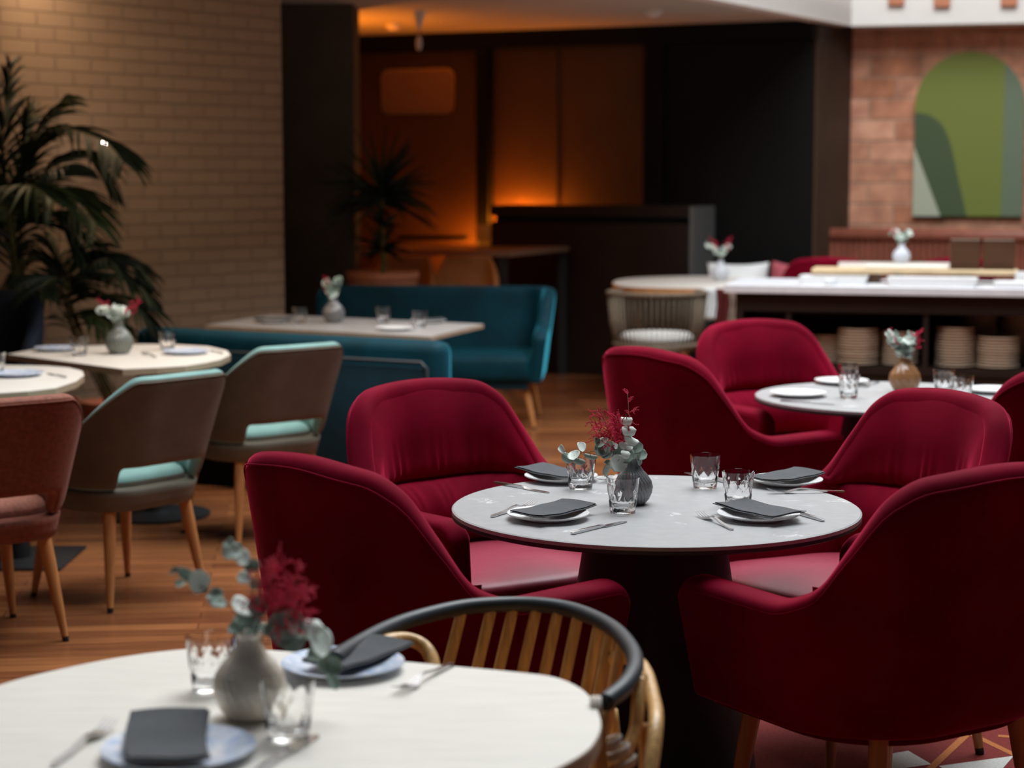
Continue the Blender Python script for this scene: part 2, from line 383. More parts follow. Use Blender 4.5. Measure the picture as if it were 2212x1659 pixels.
def leg(name, top, bot, r0, r1, m, parent, cap=True):
    t, b = Vector(top), Vector(bot)
    P = [t.lerp(b, q) for q in (0, .3, .65, .955)]
    o = MB().tube(P, [r0, r0 * .93, (r0 + r1) / 2, r1], 14).build(name, m, parent, auto=50)
    if cap: MB().tube([t.lerp(b, .955), b], [r1 * 1.0, r1 * .98], 14).build('foot_cap', M['foot'], o, auto=50)
    return o
def red_armchair(label, group):
    t = thing('armchair', label, 'armchair', group=group)
    hw, yf, yb, rad = .343, .292, -.299, .257
    Z0, Z1 = .374, .95
    def top(s):
        a = abs(s)
        z = mono(a, [0, .209, .291, .38, .473, .60, .93], [.959, .944, .906, .800, .695, .660, .662])
        if a > .93: z -= .05 * ((a - .93) / .07) ** 2
        return z - .004
    def plan(s, z): return plan_U(s, z, hw, yf, yb, rad, .121, Z0, .66, .0)
    V, Fc = shell_grid(plan, top, Z0, 0, 72, 8)
    obj('shell', V, Fc, M['velvet'], t, solid=(.072, 0), sub=2)
    # piping along the outer edge
    P = []
    for i in range(1, 96):
        s = -1 + 2 * i / 96; z = top(s) - .030; x, y = plan(s, z)
        x2, y2 = plan(s - .02, z); x3, y3 = plan(s + .02, z); n = Vector((y3 - y2, -(x3 - x2), 0)).normalized()
        if n.dot(Vector((x, y, 0))) < 0: n = -n
        P.append(Vector((x, y, z)) + n * .0345)
    MB().tube(P, .0024, 6).build('piping', M['velvet'], t)
    # seat base and cushion
    def seatpoly(off, z, front):
        P = []
        for i in range(41):
            s = -1 + 2 * i / 40; x, y = plan(s, z); v = Vector((x, y)); v *= (1 - off / max(.05, v.length)); P.append((v.x, min(v.y, front)))
        P[0] = (P[0][0], front); P[-1] = (P[-1][0], front); return P
    def slab(name, off, zs, front, m, par, crown=0, sub=1):
        mb = MB(); rings = []
        prof = [(off + .02, zs[0], front - .015), (off, zs[0] + .015, front), (off, zs[1] - .03, front), (off + .006, zs[1] - .01, front - .004), (off + .03, zs[1], front - .03)]
        V = []; Fc = []; n = 41
        for (o_, z, fr) in prof: V += [(x, y, z) for x, y in seatpoly(o_, .45, fr)]
        for j in range(len(prof) - 1):
            for k in range(n): Fc.append([j * n + k, j * n + (k + 1) % n, (j + 1) * n + (k + 1) % n, (j + 1) * n + k])
        Fc.append(list(range(n)))
        last = (len(prof) - 1) * n; base = len(V)
        prev = last
        for q, dz in ((.7, .5), (.4, .85), (.12, 1.0)):
            V += [(V[last + k][0] * q, V[last + k][1] * q + .02 * (1 - q), zs[1] + crown * dz) for k in range(n)]
            cur = len(V) - n
            Fc += [[prev + k, prev + (k + 1) % n, cur + (k + 1) % n, cur + k] for k in range(n)]; prev = cur
        Fc.append([prev + k for k in range(n)])
        return obj(name, V, Fc, m, par, sub=sub)
    slab('seat_base', .02, (.345, .385), .285, M['velvet'], t)
    slab('seat_cushion', .036, (.38, .478), .332, M['seat_red'], t, crown=.018)
    # inner back pad: upper part and lower part with a gathered fold between
    def pad(name, z0, z1, smax, off, th, mtl, gather):
        V = []; Fc = []; ns, nv = 130, 16
        for side in (0, 1):
            for i in range(ns + 1):
                s = -smax + 2 * smax * i / ns
                tp = min(z1, top(s) - .014)
                for j in range(nv + 1):
                    v = j / nv; z = z0 + (max(tp, z0 + .03) - z0) * v
                    x, y = plan(s, z); d = Vector((x, y)); L = d.length
                    edge = 1 - (abs(s) / smax) ** 4; vv = (min(1, v / .14) ** .5) if z1 > .8 else math.sin(PI * min(1, max(0, .05 + v * .9))) ** .5; puff = vv * (1 if z1 < .8 else math.sin(PI / 2 * min(1, (1 - v) / .55)) ** .8) * max(0, edge) ** .6
                    g = gather * (math.sin(s * 95 + 2 * math.sin(s * 31)) + .6 * math.sin(s * 61 + v * 4)) * (math.exp(-((1 - v) / .25) ** 2) if z1 < .8 else math.exp(-(v / .3) ** 2))
                    o_ = off if side == 0 else off + th * puff + g * puff
                    d *= (1 - o_ / L); V.append((d.x, d.y, z))
        K = (ns + 1) * (nv + 1)
        for i in range(ns):
            for j in range(nv):
                a = i * (nv + 1) + j; Fc.append([K + a, K + a + nv + 1, K + a + nv + 2, K + a + 1]); Fc.append([a, a + 1, a + nv + 2, a + nv + 1])
        for i in range(ns):
            for j in (0, nv):
                a = i * (nv + 1) + j; b = a + nv + 1; Fc.append([a, b, K + b, K + a])
        for j in range(nv):
            for i in (0, ns):
                a = i * (nv + 1) + j; Fc.append([a, a + 1, K + a + 1, K + a])
        return obj(name, V, Fc, mtl, t)
    pad('back_pad', .66, .945, .50, .025, .036, M['velvet'], .0035)
    pad('lumbar_cushion', .485, .665, .44, .025, .085, M['velvet'], .004)
    for sx, sy in ((-1, 1), (1, 1), (-1, -1), (1, -1)):
        leg('leg', (sx * .20, sy * .20, .375), (sx * .245, sy * .25, 0), .022, .012, M['oak'], t)
    return t
G = 'crimson velvet armchairs round the two grey tables'
TC = Vector((.352, 4.60, .009)); T2 = Vector((1.40, 6.95, .009))
def face(p, q): d = Vector(q) - Vector(p); return math.atan2(-d.x, d.y)
a0 = red_armchair('crimson velvet armchair seen from behind, between the cane chair and the nearer grey table', G)
def chair_at(src, x, y, rz, label, G=None):
    o = copy_tree(src); return put(o, (x, y, .009 if y < 8.5 else 0), rz, label, G)
put(a0, (-.188, 4.199, .009), R(-48.1))
chair_at(a0, -.055, 5.229, R(-140), 'crimson velvet armchair facing the camera at back left of the nearer grey table', G)
chair_at(a0, .917, 5.042, R(117.9), 'crimson velvet armchair at back right of the nearer grey table, cushion tip showing', G)
chair_at(a0, .829, 4.133, R(32), 'largest crimson velvet armchair, back to camera at the bottom right corner', G)
chair_at(a0, .729, 6.695, R(-54.7), 'crimson velvet armchair seen from behind at left of the farther grey table', G)
chair_at(a0, 1.135, 7.491, R(-152.6), 'crimson velvet armchair facing the camera beyond the farther grey table', G)
chair_at(a0, 1.74, 6.217, R(11), 'crimson velvet armchair cut by the right edge beside the farther grey table', G)
# ------------------------------------------------------------------ round tables
def round_table(label, c, r=.5):
    t = thing('round_table', label, 'table', c, group='round grey tables')
    n = 96
    MB().lathe([(r - .006, .707), (r, .710), (r, .7185)], n, cap0=True).build('tabletop_edge', M['edge_dark'], t, auto=40)
    MB().lathe([(.001, .7295), (r - .004, .7295), (r, .727), (r, .7185)], n).build('tabletop', M['tabletop_grey'], t, auto=30)
    MB().lathe([(.27, 0), (.27, .012), (.262, .02), (.225, .3), (.19, .55), (.168, .69), (.165, .708)], 64, cap0=True, cap1=True).build('pedestal', M['black'], t, auto=50)
    return t
round_table('nearer round grey marbled table with a black cone pedestal, laid for four', TC)
round_table('farther round grey marbled table behind the crimson armchairs', T2, .5)
ZT = .7387
# ------------------------------------------------------------------ tableware
def m_tumbler():
    n = 72; prof = []; 
    Hh = .088
    def rad(z): return .0300 + (.0405 - .0300) * (z / Hh) ** .9
    V = []; Fc = []
    nz = 26
    out = [(rad(0) * .9, 0)] + [(rad(max(.002, Hh * k / nz)), max(.0015, Hh * k / nz)) for k in range(nz + 1)]
    inn = [(rad(z) - .0022, z) for z in [Hh * q for q in (1, .8, .6, .4, .24)]] + [(.020, Hh * .155), (.008, Hh * .14), (.0005, Hh * .138)]
    for j, (r, z) in enumerate(out + inn):
        for k in range(n):
            a = 2 * PI * k / n; q = r
            if j < len(out) and .08 * Hh < z < .84 * Hh:
                u = a / (2 * PI) * 9; v = z / Hh
                # crossed leaf cuts
                c1 = abs(((u + v * 1.6) % 1) - .5); c2 = abs(((u - v * 1.6) % 1) - .5)
                d = max(0, .16 - c1) / .16 if v > .1 else 0
                e = max(0, .16 - c2) / .16
                q -= .0026 * max(d, e) * math.sin(PI * (v - .06) / .8)
            V.append((q * math.cos(a), q * math.sin(a), z))
    m = len(out) + len(inn)
    Fc = [[j * n + k, j * n + (k + 1) % n, (j + 1) * n + (k + 1) % n, (j + 1) * n + k] for j in range(m - 1) for k in range(n)]
    Fc.append(list(range(n))); Fc.append([(m - 1) * n + k for k in range(n)])
    return V, Fc
tum = obj('tumbler', *m_tumbler(), M['glass'], auto=60); tag(tum, 'x', 'glass')
def m_plate(r=.1):
    n = 64
    return MB().lathe([(r * .55, 0), (r * .6, .0), (r * .62, .003), (r * .97, .0125), (r, .0145), (r * .995, .0165), (r * .93, .0150), (r * .72, .0085), (r * .62, .0062), (.001, .0058)], n,
        fn=lambda a, j, z: 1 + .004 * math.sin(a * 5 + 1), cap0=True)
pl = m_plate().build('plate', M['plate'], auto=60); tag(pl, 'x', 'plate')
plb = m_plate(.108).build('plate', M['plate_blue'], auto=60); tag(plb, 'x', 'plate')
def m_napkin(L=.215, Wd=.098, seed=0):
    r = random.Random(seed); V = []; Fc = []; nx, ny = 20, 8; ph = r.uniform(-.3, .3)
    lay = [(0, 0, 0, 1.0), (.003, .004, .0028, .985)]
    for (dx, dy, dz, sc) in lay:
        for th in (0, .0018):
            for i in range(nx + 1):
                for j in range(ny + 1):
                    u = i / nx - .5; v = j / ny - .5
                    x = u * L * sc + dx; y = v * Wd * (1 + .05 * u) + dy + .006 * math.cos(u * PI)
                    z = .0185 + .0018 * math.sin(v * 4.5 + u * 2 + ph) + dz + th + .022 * u * u + .0008 * math.sin(u * 13)
                    V.append((x, y, z))
    P = (nx + 1) * (ny + 1)
    for l in range(2):
        b0 = l * 2 * P; b1 = b0 + P
        for i in range(nx):
            for j in range(ny):
                a = i * (ny + 1) + j; q = [a, a + 1, a + ny + 2, a + ny + 1]
                Fc.append([b0 + k for k in q]); Fc.append([b1 + k for k in q[::-1]])
        ring = [i * (ny + 1) for i in range(nx + 1)] + [nx * (ny + 1) + j for j in range(1, ny + 1)] + [i * (ny + 1) + ny for i in range(nx - 1, -1, -1)] + [j for j in range(ny - 1, 0, -1)]
        for a, b in zip(ring, ring[1:] + ring[:1]): Fc.append([b0 + a, b0 + b, b1 + b, b1 + a])
    return V, Fc
nap = [obj('napkin', *m_napkin(seed=k), M['napkin'], auto=50) for k in range(2)]
for n_ in nap: tag(n_, 'x', 'napkin')
def strip(P, wdt, th, zoff=0):     # flat bar swept along P (list of (x, z)), widths per point
    V = []; Fc = []
    for (x, z), wd, t in zip(P, wdt, th):
        V += [(x, -wd, z), (x, wd, z), (x, wd, z + t), (x, -wd, z + t)]
    for i in range(len(P) - 1):
        for k in range(4): Fc.append([i * 4 + k, i * 4 + (k + 1) % 4, i * 4 + 4 + (k + 1) % 4, i * 4 + 4 + k])
    Fc.append([0, 3, 2, 1]); n = (len(P) - 1) * 4; Fc.append([n, n + 1, n + 2, n + 3]); return V, Fc
def m_knife():
    V, Fc = strip([(-.105, .001), (-.10, .0005), (-.05, .001), (0, .002), (.012, .002), (.02, .0005), (.06, .0005), (.095, .0005), (.105, .0005)],
                  [.004, .0055, .0048, .0040, .0040, .0085, .0095, .0080, .001], [.004, .006, .006, .005, .004, .0015, .0012, .001, .0005])
    return V, Fc
kn = obj('knife', *m_knife(), M['steel'], auto=40, bevel=.0006); tag(kn, 'x', 'knife')
def m_fork():
    mb = MB(); V, Fc = strip([(-.10, .001), (-.095, .0005), (-.04, .003), (.0, .009), (.02, .010), (.035, .006), (.048, .003), (.056, .003)],
                             [.003, .0055, .0042, .0028, .003, .010, .0122, .0122], [.003, .004, .004, .004, .003, .002, .0018, .0018]); mb.add(V, Fc)
    for k in range(4):
        y = (k - 1.5) * .0068
        V, Fc = strip([(.055, .003), (.075, .005), (.098, .011), (.101, .012)], [.0019, .0018, .0012, .0005], [.0018, .0016, .0012, .0005])
        mb.add([(a, b + y, c) for a, b, c in V], Fc)
    return mb
fk = m_fork().build('fork', M['steel'], auto=40); tag(fk, 'x', 'fork')
def use(src, p, rz, label, group, first={}, sc=None):
    o = src if src.name not in first else src.copy()
    if src.name in first: C.collection.objects.link(o)
    first[src.name] = 1
    o.location = p; o.rotation_euler = (0, 0, rz); o['label'] = label; o['group'] = group
    if sc: o.scale = (sc, sc, sc)
    return o
def bar(src, a, b, label, group, z=ZT, tip=True):   # cutlery from handle end a to tip b (photo pixels on the table plane)
    A, B = at(*a, z), at(*b, z); d = B - A; m = (A + B) / 2
    return use(src, (m.x, m.y, z + .0004), math.atan2(d.y, d.x), label, group)
def nan(px, py, z, rz, k, label, group, sc=1): p = at(px, py, z); p.z = ZT + .0005; return use(nap[k], p, rz, label, group, sc=sc)
g1 = 'tableware on the nearer grey table'
PLt = {'near left': (1184, 1121), 'near right': (1638, 1121), 'far left': (1212, 1038), 'far right': (1697, 1046)}
for k, (nm, q) in enumerate(PLt.items()):
    use(pl, at(*q, ZT), k, 'white plate under a charcoal napkin, %s place of the nearer grey table' % nm, 'white plates on the nearer grey table', sc=[.98, .98, .98, .98][k])
use(nap[0], at(1192, 1119, ZT) + Vector((.004, -.01, 0)), R(53), 'charcoal napkin on the near left plate of the nearer grey table', 'napkins on the nearer grey table')
use(nap[1], at(1645, 1119, ZT) + Vector((-.01, -.005, 0)), R(-55), 'charcoal napkin on the near right plate of the nearer grey table', 'napkins on the nearer grey table')
use(nap[0], at(1196, 1036, ZT), R(-50), 'charcoal napkin on the far left plate, partly behind a tumbler, nearer grey table', 'napkins on the nearer grey table')
use(nap[1], at(1697, 1046, ZT) + Vector((0, 0, 0)), R(45), 'charcoal napkin on the far right plate of the nearer grey table', 'napkins on the nearer grey table')
gc = 'cutlery on the nearer grey table'
bar(fk, (1035, 1126), (1178, 1084), 'steel fork at left of the near left plate on the nearer grey table', gc)
bar(kn, (1222, 1158), (1366, 1124), 'steel knife at right of the near left plate on the nearer grey table', gc)
bar(fk, (1606, 1156), (1488, 1104), 'steel fork at left of the near right plate on the nearer grey table', gc)
bar(kn, (1794, 1131), (1656, 1093), 'steel knife at right of the near right plate on the nearer grey table', gc)
bar(kn, (1064, 1044), (1190, 1066), 'steel knife beside the far left plate on the nearer grey table', gc)
bar(fk, (1810, 1064), (1672, 1066), 'steel fork beside the far right plate on the nearer grey table', gc)
bar(fk, (1372, 1024), (1300, 1044), 'steel fork right of the far left plate, mostly behind the grey vase', gc)
bar(kn, (1562, 1042), (1490, 1024), 'steel knife between the two right tumblers of the nearer grey table', gc)
def tumb(px, py, label, z=ZT, g='cut glass tumblers on the nearer grey table', rz=None):
    p = at(px, py, z); return use(tum, p, rnd.uniform(0, 1) if rz is None else rz, label, g)
tumb(1254, 1056, 'cut glass tumbler in front of the far left plate, under the eucalyptus tip')
tumb(1345, 1108, 'cut glass tumbler standing right in front of the grey ribbed vase')
tumb(1523, 1054, 'cut glass tumbler, the farther of the two right of the grey ribbed vase')
tumb(1594, 1094, 'cut glass tumbler just behind the near right plate of the nearer grey table')
# ------------------------------------------------------------------ vases and dried flowers
def vase(label, p, m, sc=1, rz=0, ribs=26, amp=.10, group='ribbed bud vases'):
    t = thing('vase', label, 'vase', p, rz, group)
    prof = [(.026, 0), (.033, .002), (.042, .014), (.0495, .032), (.0515, .046), (.048, .062), (.038, .078), (.026, .091), (.0185, .103), (.0160, .114), (.0175, .122), (.0165, .1225), (.0145, .1215), (.0135, .112), (.015, .1)]
    pr = []
    for i in range(len(prof) - 1):
        for k in range(3): pr.append((prof[i][0] + (prof[i + 1][0] - prof[i][0]) * k / 3, prof[i][1] + (prof[i + 1][1] - prof[i][1]) * k / 3))
    pr.append(prof[-1]); pr = [(r * sc, z * sc) for r, z in pr]
    def fn(a, j, z):
        if j > len(pr) - 13: return 1
        k = z / sc / .122; tw = 1.1 * k
        return 1 + amp * (abs(math.sin((a + tw) * ribs / 2)) - .6) * min(1, k * 8 + .1)
    MB().lathe(pr, ribs * 8, fn=fn, cap0=True).build('body', m, t, auto=75)
    return t
def leafmesh(mb, c, r, nrm, up_, curl=.5, asp=1.0):
    n = Vector(nrm).normalized(); a = Vector(up_) - n * Vector(up_).dot(n)
    if a.length < 1e-4: a = n.orthogonal()
    a.normalize(); b = n.cross(a); V = []; Fc = []
    nu, nv = 8, 6
    for i in range(nu + 1):
        for j in range(nv + 1):
            u = i / nu * 2 - 1; v = j / nv * 2 - 1
            wd = math.sqrt(max(0, 1 - u * u)) * (1 + .15 * u); x = v * wd
            ang = x * curl * 1.4
            if abs(curl) > .05: xx = math.sin(ang) / (curl * 1.4); zz = (1 - math.cos(ang)) / (curl * 1.4)
            else: xx, zz = x, 0
            V.append(Vector(c) + a * (u * r * asp) + b * (xx * r) + n * (zz * r + .12 * r * u * u))
    for i in range(nu):
        for j in range(nv):
            q = i * (nv + 1) + j; Fc.append([q, q + 1, q + nv + 2, q + nv + 1])
    mb.add(V, Fc)
def astilbe(mb, base, tip, rs, n=7, size=.05):
    base, tip = Vector(base), Vector(tip); P = [base.lerp(tip, k / 5) + Vector([rs.uniform(-1, 1) * .003 for _ in range(3)]) for k in range(6)]
    d = (tip - base).normalized()
    def branch(p, dr, L, depth):
        segs = 4; pts = [p]
        for k in range(segs):
            dr = (dr + Vector([rs.uniform(-1, 1) * .35 for _ in range(3)])).normalized(); pts.append(pts[-1] + dr * L / segs)
        mb.tube(pts, .0005, 4)
        if depth == 0:
            for q in range(len(pts) - 1):
                for e in range(4):
                    c = pts[q].lerp(pts[q + 1], e / 4) + Vector([rs.uniform(-1, 1) * .0012 for _ in range(3)])
                    s = rs.uniform(.0007, .0015)
                    mb.add([c + Vector(v) * s for v in ((1, 0, 0), (-1, 0, 0), (0, 1, 0), (0, -1, 0), (0, 0, 1), (0, 0, -1))],
                           [[0, 2, 4], [2, 1, 4], [1, 3, 4], [3, 0, 4], [2, 0, 5], [1, 2, 5], [3, 1, 5], [0, 3, 5]])
        else:
            for k in range(1, len(pts)):
                for e in range(1 + (k % 2)): branch(pts[k], (dr + Vector([rs.uniform(-1, 1) * 1.1 for _ in range(3)])).normalized(), L * .5, depth - 1)
    for k in range(n):
        q = .35 + .65 * k / max(1, n - 1); branch(base.lerp(tip, q), (d + Vector([rs.uniform(-1, 1) * .9 for _ in range(3)])).normalized(), size * (1.15 - .5 * q), 1)
def sprig_euc(label, stem, leaves, group, seed=0):
    # stem: list of points; leaves: (point, radius, pale, curl, aspect)
    rs = random.Random(seed); t = thing('eucalyptus_sprig', label, 'eucalyptus sprig', stem[0], group=group); o = Vector(stem[0])
    sp = spline([Vector(p) - o for p in stem], 5); mb = MB().tube(sp, .0009, 6)
    lv = [MB(), MB()]
    for (p, r, pale, curl, asp) in leaves:
        c = Vector(p) - o
        q = min(sp, key=lambda s: (s - c).length); dirn = c - q
        n = Vector((rs.uniform(-.7, .7), rs.uniform(-1, -.3), rs.uniform(.1, 1)))
        if curl > 1: leafmesh(lv[1 if pale else 0], c, r * 1.2, (rs.uniform(-.5, .5), -.75, rs.uniform(.1, .9)), (1, 0, rs.uniform(-.7, .4)), -curl * rs.uniform(.6, .9), asp)
        else: leafmesh(lv[1 if pale else 0], c, r * 1.22, n, dirn if dirn.length > .003 else (rs.uniform(-1, 1), .2, rs.uniform(-1, 1)), curl, asp)
        if dirn.length > .008: mb.tube([q, q.lerp(c, .6) + Vector((0, 0, .001)), c], .0006, 5)
    mb.build('stem', M['stem'], t)
    for k in (0, 1):
        if lv[k].V: lv[k].build('leaves', M['euc2' if k else 'euc'], t, solid=(.0005, 0))
    return t
def sprig_red(label, base, tips, group, seed=0, size=.05, n=7):
    rs = random.Random(seed); t = thing('dried_flower_sprig', label, 'dried flower', base, group=group); o = Vector(base)
    st = MB(); bl = MB()
    for (tp, sz, nn) in tips:
        c = Vector(tp) - o; st.tube([Vector((0, 0, 0)), c * .5 + Vector((0, 0, .004)), c], .0007, 5); astilbe(bl, c * .45, c, rs, nn, sz)
    st.build('stem', M['stem'], t); bl.build('blossoms', M['astilbe'], t, smooth=False); return t
gf = 'dried sprigs in the grey ribbed vase'
vp = at(1367, 1088, ZT); vase('grey ribbed vase with vertical flutes on the nearer grey table', vp, M['vase_grey'], .93, group='ribbed bud vases')
vy = vp.y
def L_(px, py, dy=0): return up(px, py, vy + dy)
neck = vp + Vector((-.003, 0, .104)); neck0 = neck - Vector((0, 0, .035))
mm = 1 / 900.
sprig_euc('eucalyptus sprig rising straight up with pale rolled leaves from the grey ribbed vase', [neck0, neck, L_(1362, 965, -.01), L_(1358, 930, -.01), L_(1352, 895, -.01)],
    [(L_(1352, 907, -.01), 13 * mm, 1, 1.5, 1), (L_(1358, 929, -.015), 14 * mm, 1, 1.6, 1.1), (L_(1364, 947, -.015), 14 * mm, 1, 1.6, 1.15), (L_(1352, 964, -.02), 13 * mm, 1, 1.9, 1.15),
     (L_(1375, 968, 0), 13 * mm, 0, .4, 1), (L_(1371, 980, .0), 13 * mm, 1, .3, 1), (L_(1384, 985, 0), 13 * mm, 0, .5, 1), (L_(1357, 978, .01), 17 * mm, 0, .25, 1), (L_(1378, 995, -.01), 10 * mm, 0, .5, 1)], gf, 1)
sprig_euc('eucalyptus sprig arching left to the tumbler from the grey ribbed vase', [neck0, neck, L_(1335, 985, -.015), L_(1305, 970, -.02), L_(1285, 974, -.02), L_(1255, 979, -.02), L_(1228, 982, -.02)],
    [(L_(1287, 958, -.02), 12 * mm, 0, .7, 1), (L_(1303, 957, -.02), 13 * mm, 1, .5, 1), (L_(1298, 973, -.025), 15 * mm, 0, .5, 1), (L_(1314, 966, -.02), 12 * mm, 1, .5, 1), (L_(1311, 982, -.03), 12 * mm, 0, .5, 1),
     (L_(1326, 963, -.02), 9 * mm, 1, .8, 1), (L_(1332, 976, -.01), 14 * mm, 0, .3, 1), (L_(1215, 971, -.02), 8 * mm, 1, .9, 1.3), (L_(1226, 988, -.025), 12 * mm, 0, 1.3, 1), (L_(1241, 984, -.03), 13 * mm, 1, .5, 1),
     (L_(1256, 966, -.02), 9 * mm, 1, .6, 1.3), (L_(1250, 993, -.03), 10 * mm, 0, 1.2, 1.4), (L_(1276, 985, -.02), 7 * mm, 0, 1.4, 2.0)], gf, 2)
sprig_euc('short eucalyptus sprig with broad leaves hanging over the grey vase neck', [neck0, neck, L_(1348, 985, -.03), L_(1330, 1000, -.04)],
    [(L_(1355, 986, -.03), 15 * mm, 0, .3, 1), (L_(1334, 1001, -.04), 17 * mm, 1, .4, 1), (L_(1316, 1014, -.045), 12 * mm, 1, .9, 1.3), (L_(1351, 980, -.045), 10 * mm, 1, 1.2, 1), (L_(1314, 1003, -.03), 9 * mm, 0, .9, 1)], gf, 3)
sprig_red('feathery crimson dried flower leaning left from the grey ribbed vase', neck0, [(L_(1300, 905, -.01), .052, 9), (L_(1330, 900, 0), .045, 8), (L_(1318, 935, -.01), .045, 8), (L_(1345, 935, 0), .035, 7), (L_(1290, 925, -.01), .03, 5)], gf, 5)
sprig_red('single tall crimson dried flower tip above the grey ribbed vase', neck0, [(L_(1356, 852, -.005), .030, 4)], gf, 9)

# ------------------------------------------------------------------ flowers for the other vases
def posy(who, vp, sc, seed, gname, n_e=3, n_r=2, spread=.09, h=.13, pale=.6):
    rs = random.Random(seed); n0 = vp + Vector((0, 0, .07 * sc)); n1 = vp + Vector((0, 0, .12 * sc)); sides = ['left', 'right', 'upward', 'back']
    for e in range(n_e):
        a = PI + e * 2.3 + rs.uniform(-.4, .4); dx = math.cos(a) * spread * rs.uniform(.7, 1.1) * (.4 if e == 2 else 1); dz = h * rs.uniform(.5, 1.0)
        pts = [n0, n1, n1 + Vector((dx * .4, rs.uniform(-.02, .02), dz * .55)), n1 + Vector((dx, rs.uniform(-.02, .02), dz * .9))]
        sp = spline(pts[1:], 5); lv = []
        for k in range(2, len(sp)):
            for q in (-1, 1):
                lv.append((sp[k] + Vector((rs.uniform(-.015, .015), q * .008, rs.uniform(-.012, .012))), rs.uniform(.011, .018), rs.random() < pale, rs.uniform(.2, 1.2), 1))
        sprig_euc('eucalyptus sprig %s %s' % (('leaning left', 'leaning right', 'standing upright in the middle')[e], who), pts, lv, gname, seed * 10 + e)
    for e in range(n_r):
        dx = (-1) ** (e + seed) * spread * .8; 
        sprig_red('red dried flower leaning %s %s' % ('left' if dx < 0 else 'right', who), n0,
                  [(n1 + Vector((dx * q, rs.uniform(-.02, .02), h * (.5 + .4 * q))), .035, 6) for q in (.7, 1.0)], gname, seed * 10 + e)
# ------------------------------------------------------------------ foreground table
def poly_table(label, pts, m_top, m_edge, zt=.74, th=.028, smoothn=0, base=None, group=None, corners=None):
    P = [Vector((p[0], p[1])) for p in pts]; c = sum(P, Vector((0, 0))) / len(P)
    t = thing('dining_table', label, 'table', (c.x, c.y, 0), group=group)
    loc = [(p - c) for p in P]
    MB().prism([(p.x, p.y) for p in loc], zt - th, zt - .003).build('tabletop_edge', m_edge, t, smooth=False)
    MB().prism([(p.x * .998, p.y * .998) for p in loc], zt - .003, zt).build('tabletop', m_top, t, smooth=False)
    return t, c
def arcpts(c, rx, ry, a0, a1, n):
    return [(c[0] + rx * math.cos(R(a0 + (a1 - a0) * k / n)), c[1] + ry * math.sin(R(a0 + (a1 - a0) * k / n))) for k in range(n + 1)]
fp = [(p.x, p.y) for p in [at(*q, .74) for q in [(-200, 1580), (-90, 1515), (0, 1479), (100, 1452), (250, 1421), (400, 1402), (520, 1401), (700, 1413), (960, 1437), (1120, 1452), (1200, 1463), (1255, 1487), (1285, 1520), (1299, 1562), (1288, 1598), (1262, 1627), (1200, 1662), (1100, 1705)]]]
fp += [(-.15, 2.12), (-.55, 2.05), (-.88, 2.18), (-1.02, 2.45)]
fp = [(v.x, v.y) for v in smoothpoly([(a, b, 0) for a, b in fp], 5)]
ft, fc = poly_table('pale ash table with rounded corners in the foreground, bottom left', fp, M['ash'], M['ash_edge'])
MB().lathe([(.26, 0), (.26, .012), (.05, .03), (.04, .06), (.04, .712)], 40, cap0=True, cap1=True).build('pedestal', M['black'], ft, auto=40)
gfg = 'tableware on the foreground ash table'
def bp_(q, z=ZT + .0017): return at(*q, z)
ZF = .7405
use(plb, at(386, 1634, ZF), .3, 'blue washed plate at the bottom edge of the photo on the foreground ash table', 'blue plates on the foreground table')
use(plb, at(741, 1447, ZF), 2, 'blue washed plate at the far side of the foreground ash table', 'blue plates on the foreground table', sc=.94)
use(nap[0], at(372, 1628, ZF), R(100), 'charcoal napkin on the near plate of the foreground ash table', 'napkins on the foreground table', sc=1.1)
use(nap[1], at(775, 1438, ZF), R(60), 'charcoal napkin on the far plate of the foreground ash table', 'napkins on the foreground table', sc=.92)
bar(fk, (118, 1655), (238, 1572), 'steel fork left of the near plate on the foreground ash table', 'cutlery on the foreground table', ZF)
bar(kn, (560, 1668), (668, 1600), 'steel knife right of the near plate on the foreground ash table', 'cutlery on the foreground table', ZF)
bar(fk, (968, 1442), (868, 1496), 'steel fork beside the far plate on the foreground ash table', 'cutlery on the foreground table', ZF)
tumb(458, 1492, 'blurred cut glass tumbler left of the sand vase on the foreground table', ZF, 'tumblers on the foreground table')
tumb(622, 1597, 'blurred cut glass tumbler right of the sand vase on the foreground table', ZF, 'tumblers on the foreground table')
v2 = at(540, 1548, ZF); vase('sand coloured ribbed vase on the foreground ash table', v2, M['vase_beige'], 1.06, amp=.045)
fy = v2.y
def l2(px, py, dy=0): return up(px, py, fy + dy)
nk = v2 + Vector((0, 0, .122)); nk0 = nk - Vector((0, 0, .04)); g2 = 'dried sprigs in the sand vase'; q = 1 / 1480.
sprig_euc('blurred eucalyptus sprig rising from the sand vase on the foreground table', [nk0, nk, l2(548, 1320), l2(540, 1250), l2(510, 1190)],
    [(l2(495, 1175), 12 * q, 0, .5, 1), (l2(503, 1193), 20 * q, 1, .5, 1), (l2(520, 1205), 18 * q, 1, .4, 1), (l2(545, 1223), 14 * q, 0, .6, 1.2), (l2(528, 1249), 14 * q, 1, .3, 1), (l2(550, 1262), 11 * q, 0, .6, 1), (l2(523, 1313), 24 * q, 1, .3, 1),
     (l2(556, 1312), 20 * q, 0, .6, 1), (l2(536, 1340), 22 * q, 0, .4, 1.2), (l2(512, 1357), 17 * q, 0, .5, 1), (l2(550, 1362), 20 * q, 0, .6, 1)], g2, 21)
